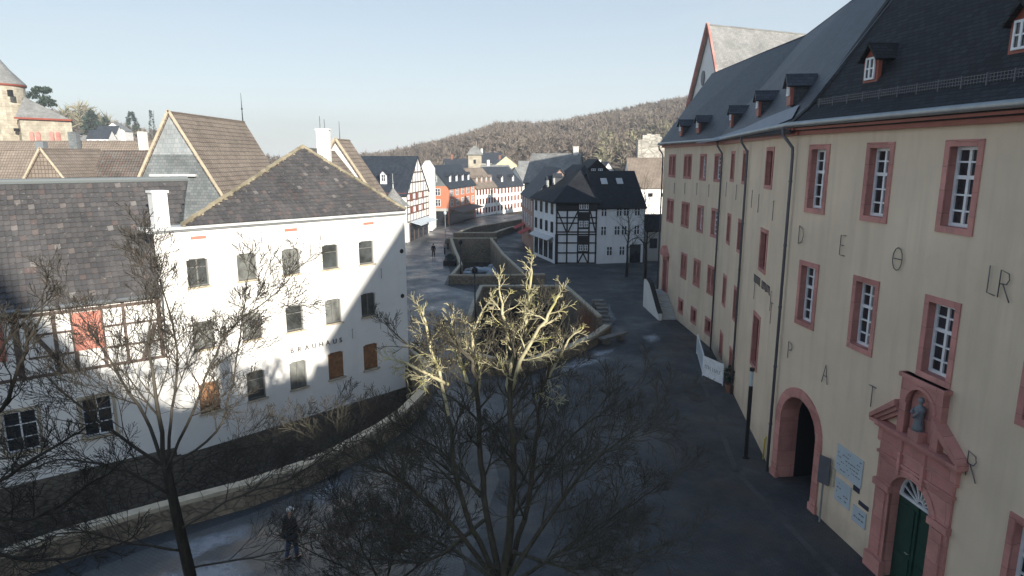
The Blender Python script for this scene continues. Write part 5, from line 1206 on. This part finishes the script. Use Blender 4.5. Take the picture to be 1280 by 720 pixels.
# a nearer tree outside the left edge reaches in with knobbly twigs
YT = 7.5
et = thing('bare_tree', (T(-60, 800).x, YT, 0), 'dark knobbly branches reaching in from the left edge of the view', 'tree')
base = V((et.location.x, YT, 0)); fork = T(-50, 620)
m = MB(); m.tube([base, fork], [.18, .11], 10); m.build('trunk', 'bark', et, True, uv=False)
random.seed(11); m = MB()
for pts, r in (([fork, T(-20, 540), T(10, 500), T(30, 440), T(52, 395)], .035), ([fork, T(-30, 500, .3), T(0, 440, .3), T(30, 400, .3)], .03), ([fork, T(0, 600), T(50, 570), T(100, 540)], .03), ([fork, T(0, 650), T(60, 640), T(120, 600)], .03), ([fork, T(0, 690), T(70, 700), T(150, 680)], .03)):
    limb(m, pts, r, .012, 3, 8, .62, up=.15, wig=.16)
m.build('crown', 'bark', et, True, uv=False)
YT = 14.
bt = thing('bare_tree', (T(480, 760).x, YT, 0), 'low bare tree among the branches left of the big foreground tree', 'tree')
base = V((bt.location.x, YT, 0)); fork = T(480, 740); random.seed(31)
m = MB(); m.tube([base, fork], [.12, .08], 10); m.build('trunk', 'bark', bt, True, uv=False); m = MB()
for pts in ([fork, T(455, 690), T(430, 640)], [fork, T(490, 690), T(500, 630)], [fork, T(440, 715, .5), T(390, 690, .5)], [fork, T(530, 700, -.5), T(560, 660, -.5)]): limb(m, pts, .035, .01, 4, 9, 1.3, wig=.08, ratio=(.5, .75), ang=(.4, .85))
m.build('crown', 'bark', bt, True, uv=False)
# street trees by the school
def streettree(c, h, seed, lb):
    random.seed(seed); c = V(c); r = thing('street_tree', c, lb, 'tree', 'bare street trees by the school'); m = MB(); m.tube([c, c+V((.05, 0, h*.25)), c+V((0, 0, h*.45))], [.16, .13, .11], 8); m.build('trunk', 'bark', r, True, uv=False)
    m = MB(); limb(m, [c+V((0, 0, h*.4)), c+V((.1, .1, h*.7)), c+V((-.1, 0, h*.92))], .1, .02, 3, 16, h*.3, (.7, 1.2), start=.0, k=6); m.build('crown', 'bark', r, True, uv=False)
streettree(G(783, 346), 7.6, 3, 'bare street tree before the white row house, left of the pair'); streettree(G(806, 350), 7.8, 4, 'bare street tree nearest the school end wall, right of the pair')
q = D(806, 250, 96); streettree((q.x, 96, 0), 9, 8, 'slim bare tree before the sunlit brown roof in the gap')

# ================================================================= hills
sky_tab = [(-900, 150), (0, 152), (90, 153), (140, 160), (180, 167), (215, 174), (260, 190), (340, 204), (440, 206), (490, 201), (540, 188), (584, 177), (619, 166), (636, 164), (671, 164), (702, 162), (730, 156), (775, 150), (827, 141), (862, 137), (960, 112), (1100, 100), (2200, 100)]
def crest(px):
    for (a, ya), (b, yb) in zip(sky_tab, sky_tab[1:]):
        if a <= px <= b: return ya+(yb-ya)*(px-a)/(b-a)
    return 150
def hz(x, y):
    if y < 150: return -.3
    px = 640+820*x/y/1.0; yc = crest(max(-900, min(2200, px))); YC = 430
    e = (197-yc)/820*1.04; top = 12.5+YC*e; t = min(1, max(0, (y-165)/(YC-165))); s = t*t*(3-2*t)*.45+t*.55
    w = 2.2*math.sin(x*.031+1)*math.sin(y*.027)+1.3*math.sin(x*.07+y*.05)
    return -.3+(top+.3)*s+w*min(1, t*3)*(1-t*.6) if y <= YC else top-(y-YC)*.10+w*.4
m = MB(); nx, ny = 130, 60
ys = [149+(i/ny)**1.5*800 for i in range(ny+1)]; gr = {}
for j, y in enumerate(ys):
    for i in range(nx+1):
        x = (-1.3+2.9*i/nx)*max(y, 250)
        gr[i, j] = len(m.v); m.v.append((x, y, hz(x, y)))
for j in range(ny):
    for i in range(nx): m.f.append((gr[i, j], gr[i+1, j], gr[i+1, j+1], gr[i, j+1])); m.m.append(0); m.r.append(0)
hm_, nt, b = newmat('leaf_litter_slope'); v = coords(nt)
c = ramp(nt, noise(nt, v, .02, 6, .65), [(.32, (.13, .10, .075)), (.5, (.17, .14, .10)), (.66, (.18, .18, .10))]); c = mixc(nt, .5, c, ramp(nt, noise(nt, v, .35, 5, .7), [(.3, (.07, .055, .042)), (.7, (.24, .2, .16))]))
nt.links.new(c, b.inputs['Base Color']); b.inputs['Roughness'].default_value = 1; b.inputs['Specular IOR Level'].default_value = 0
tag(m.build('hills', hm_, None, True, uv=False), kind='structure')
# plain beyond the square, slightly below the hill foot
m = MB(); m.poly([(-3000, 900, -2), (3000, 900, -2), (3000, 6000, -2), (-3000, 6000, -2)]); tag(m.build('far_ground', hm_, uv=False), kind='structure')
# the leafless wood: one mass, trees built one by one inside it
random.seed(99)
wm_, nt, b = newmat('winter_wood_twigs'); a_ = N(nt, 'ShaderNodeAttribute'); a_.attribute_name = 'rnd'
c = ramp(nt, a_.outputs['Fac'], [(0, (.09, .078, .068)), (.35, (.15, .125, .105)), (.7, (.20, .17, .145)), (.86, (.25, .23, .17)), (.97, (.32, .30, .18)), (1, (.05, .06, .04))]); nt.links.new(c, b.inputs['Base Color']); b.inputs['Roughness'].default_value = 1; b.inputs['Specular IOR Level'].default_value = 0
def woodtree(mb, p, h, n):
    q0 = rnd_ = mb.rnd
    mb.poly([p+V((-.2, 0, -1)), p+V((.2, 0, -1)), p+V((.07, 0, h*.8))])
    for i in range(n):
        a = random.random()*6.283; el_ = random.uniform(.25, 1.35); z0 = h*random.uniform(.2, .72); s = h*random.uniform(.2, .42)*(1.15-z0/h*.5)
        c0 = p+V((0, 0, z0)); d = V((math.cos(a)*math.cos(el_), math.sin(a)*math.cos(el_), math.sin(el_))); e = c0+d*s; w = d.cross(V((random.gauss(0, 1), random.gauss(0, 1), random.gauss(0, 1)))).normalized()*random.uniform(.05, .11)
        mid = c0+d*s*.45; mb.rnd = min(.999, max(.01, q0+random.uniform(-.12, .12))); mb.poly([mid-w, mid+w*1.6, e+rv(.5)]); mb.poly([c0, mid+w, e+rv(.9)])
m = MB(); cnt = 0
while cnt < 6500:
    y = 190+260*random.random()**.7; px = random.uniform(400, 1000) if random.random() < .78 else random.uniform(-60, 400)
    x = (px-640)/820*y; z = hz(x, y)
    if y < 235 and 560 < px < 780 and random.random() < .75: continue
    if px < 400 and (random.random() < .25 or y < 255): continue
    g = math.sin(x*.05+2)*math.cos(y*.045)+math.sin(x*.017+y*.02)*.6
    m.rnd = min(.8, max(.02, .45+.13*g*random.uniform(.3, 1.4)+random.gauss(0, .09)))
    if 740 < px < 860 and y < 300 and random.random() < .5: m.rnd = random.uniform(.84, .97)
    woodtree(m, V((x, y, z)), random.uniform(5, 8.5)*(1 if y < 380 else .75), 34); cnt += 1
tag(m.build('winter_wood', wm_, None, uv=False), 'leafless brown woodland covering the hillside', kind='stuff')
# individual trees and houses on the left slope
def conifer(px, ptop, pbase, Y, w, lb, cat='tree'):
    b0 = D(px, pbase, Y); tp = D(px, ptop, Y); r = thing('conifer', b0, lb, cat); h = tp.z-b0.z; m = MB(); m.tube([b0-V((0, 0, 2)), tp], [.25, .05], 6); m.build('trunk', 'bark', r, uv=False)
    m = MB()
    for i in range(420):
        t = random.random()**.8; rr = w*(1-t)**.8*random.uniform(.5, 1.05); a = random.random()*6.283; p = b0+V((math.cos(a)*rr, math.sin(a)*rr, h*t)); s = random.uniform(.25, .6)*w/2.6
        m.poly([p+rv(.3)*s, p+V((math.cos(a)*s*2, math.sin(a)*s*2, -s*.7)), p+rv(.9)*s])
    m.build('crown', 'needles', r, uv=False)
conifer(168, 140, 178, 300, 4.0, 'broad dark conifer on the left slope beside the slim one'); conifer(192, 138, 176, 300, 1.8, 'slim dark conifer just left of the slate gable'); conifer(117, 139, 172, 280, 4.5, 'dark rounded evergreen above the slope houses'); conifer(134, 146, 172, 285, 3.2, 'smaller evergreen right of the rounded one')
b0 = D(47, 150, 170); r = thing('pine_tree', b0, 'lone scots pine with clumped crown behind the nave roof', 'tree'); m = MB(); tp = D(55, 112, 170)
m.tube([b0-V((0, 0, 12)), b0+V((.6, 0, 2)), tp], [.35, .28, .1], 6); m.build('trunk', 'bark', r, uv=False)
for i, (px, py, s) in enumerate(((47, 112, 1.4), (57, 113, 1.5), (40, 119, 1.7), (56, 124, 1.6), (62, 129, 1.7), (50, 131, 1.3))):
    q = D(px, py, 170); bush(r, 'foliage_clump', q, s, s, s*.65, 130, 'needles', .42)
for i, (px, Y, h) in enumerate(((97, 290, 13), (105, 310, 12), (116, 300, 15), (122, 306, 14), (129, 290, 13), (139, 310, 11), (150, 305, 11), (157, 300, 9), (178, 300, 9), (185, 300, 8), (385, 240, 11))):
    x = (px-640)/820*Y; c = V((x, Y, hz(x, Y))); r = thing('slope_tree', c, ('pale leafless tree in a loose row on the left slope',)[0].replace(', number-like', ''), 'tree', 'pale leafless trees on the left slope'); m = MB(); m.rnd = random.uniform(.8, .95); random.seed(200+i); woodtree(m, c, h*1.3, 90); m.build('crown', wm_, r, uv=False)
for i, (px, py, Y, w, lb) in enumerate(((108, 183, 262, 9, 'white house with dark roof on the left slope beside the church'), (132, 172, 250, 7, 'small white house under the evergreens on the left slope'), (142, 168, 255, 8, 'bright white gabled house in the middle of the left slope'), (122, 178, 240, 7, 'low white house with grey roof below the bright gabled one'))):
    q = D(px, py+6, Y); house('slope_house', lb, (q.x-w/2, Y), (q.x+w/2, Y+1), 7, q.z+3.2, q.z+6.2, 'x' if i != 2 else 'y', 'white', 'slate' if i % 2 else 'slategrey', rows=(q.z+2,), cols=3, z0=q.z-3, group='houses on the left slope')

# ================================================================= unseen blocks and slabs added off frame, profiled to cast the square's shade
def prism(name, label, pts, x0, x1):
    r = thing(name, (x0, pts[0][0], 0), label, 'building'); n = len(pts)  # added unseen shade caster, only filed under building
    m = MB(); m.hexa([V((x0, y, z)) for y, z in pts], [V((x1, y, z)) for y, z in pts]); m.build('wall', 'cream', r)  # body of the unseen shade caster
    m = MB(); up_ = [p for p in pts if p[1] > 1]
    for p, q in zip(up_, up_[1:]): m.slab([V((x0-.3, p[0], p[1]+.1)), V((x1+.3, p[0], p[1]+.1)), V((x1+.3, q[0], q[1]+.1)), V((x0-.3, q[0], q[1]+.1))], .12)
    m.build('roof', 'slate', r)  # top slabs of the unseen shade caster
prism('shade_caster_wing', 'unseen low pitched block added to cast the slanting shade edge on the white house', [(-9.4, 0), (-9.4, 26), (-10.4, 27.1), (-22, 23.0), (-22, 0)], 22.5, 34)
prism('shade_caster_hall', 'unseen thin slab added to shade the foot of the white house', [(-20, 0), (-20, 20.6), (-22.9, 21.3), (-27.7, 22.3), (-31, 23), (-31, 0)], 19.5, 20.4)
prism('shade_caster_gable', 'unseen thin slab added to cast a small pointed shadow', [(-16.4, 0), (-16.4, 19.4), (-17.9, 20.7), (-19.4, 19.4), (-19.4, 0)], 19.7, 20.4)
prism('shade_caster_chimney', 'unseen thin slab added to cast a chimney shaped shadow', [(-28.7, 0), (-28.7, 25.0), (-30.2, 25.0), (-30.2, 0)], 20.6, 20.85)
prism('shade_caster_wall', 'unseen thin wall added to cast the rising shade on the left house', [(-31.2, 0), (-31.2, 23.9), (-35.5, 24.9), (-40, 26.2), (-46, 29.4), (-49.8, 33.3), (-56, 39.8), (-90, 40), (-90, 0)], 24, 25)

# ================================================================= air
hz_m = bpy.data.materials.new('haze'); hz_m.use_nodes = True; nt = hz_m.node_tree; nt.nodes.clear(); o_ = nt.nodes.new('ShaderNodeOutputMaterial'); v_ = nt.nodes.new('ShaderNodeVolumePrincipled')
v_.inputs['Color'].default_value = (.93, .96, 1, 1); v_.inputs['Density'].default_value = .0006; v_.inputs['Anisotropy'].default_value = .2; nt.links.new(v_.outputs[0], o_.inputs['Volume'])
m = MB(); m.box((0, 600, 38), 3000, 1700, 92); o = m.build('haze', hz_m, uv=False); tag(o, 'thin pale winter haze', kind='stuff')
# ================================================================= camera, light
cam = bpy.data.cameras.new('camera'); cam.sensor_width = 36; cam.lens = 36*F/1280; cam.clip_start = .1; cam.clip_end = 9000
co = bpy.data.objects.new('camera', cam); C.objects.link(co); co.location = (0, 0, H); co.rotation_euler = (math.pi/2-PITCH, 0, 0); scene.camera = co
SUN_EL, SUN_AZ = math.radians(17.7), math.radians(150)      # azimuth clockwise from +Y
w = bpy.data.worlds.new('World'); scene.world = w; w.use_nodes = True; nt = w.node_tree; bg_ = nt.nodes['Background']
sk = nt.nodes.new('ShaderNodeTexSky'); sk.sky_type = 'NISHITA'; sk.sun_disc = False; sk.sun_elevation = SUN_EL; sk.sun_rotation = SUN_AZ; sk.air_density = 1.0; sk.dust_density = .6; sk.ozone_density = 1.0; sk.altitude = 300
tcn = nt.nodes.new('ShaderNodeTexCoord'); sx = nt.nodes.new('ShaderNodeSeparateXYZ'); nt.links.new(tcn.outputs['Generated'], sx.inputs[0])
cl_ = noise(nt, mapv(nt, tcn.outputs['Generated'], (1.2, 1.2, 7)), 2.2, 6, .6)
veil = ramp(nt, sx.outputs[2], [(0, (10.5, 11.6, 12.6)), (.05, (9.0, 9.9, 10.6)), (.14, (7.1, 8.1, 8.9)), (.4, (3.2, 4.7, 6.6)), (1, (1.6, 2.9, 5.2))])
veil2 = mixc(nt, ramp(nt, cl_, [(.5, (0,)*3), (.72, (.5,)*3)]), veil, (7.5, 8.0, 8.4))
hazy = mixc(nt, .62, sk.outputs[0], veil2)
nt.links.new(hazy, bg_.inputs['Color']); bg_.inputs['Strength'].default_value = .061
sl = bpy.data.lights.new('sun', 'SUN'); sl.energy = 5.0; sl.angle = math.radians(.53); sl.color = (1, .93, .82)
so = bpy.data.objects.new('sun', sl); C.objects.link(so); d = V((math.sin(SUN_AZ)*math.cos(SUN_EL), math.cos(SUN_AZ)*math.cos(SUN_EL), math.sin(SUN_EL))); so.rotation_euler = d.to_track_quat('Z', 'Y').to_euler()
scene.view_settings.view_transform = 'Standard'; scene.view_settings.look = 'None'; scene.view_settings.exposure = .95; scene.view_settings.gamma = 1
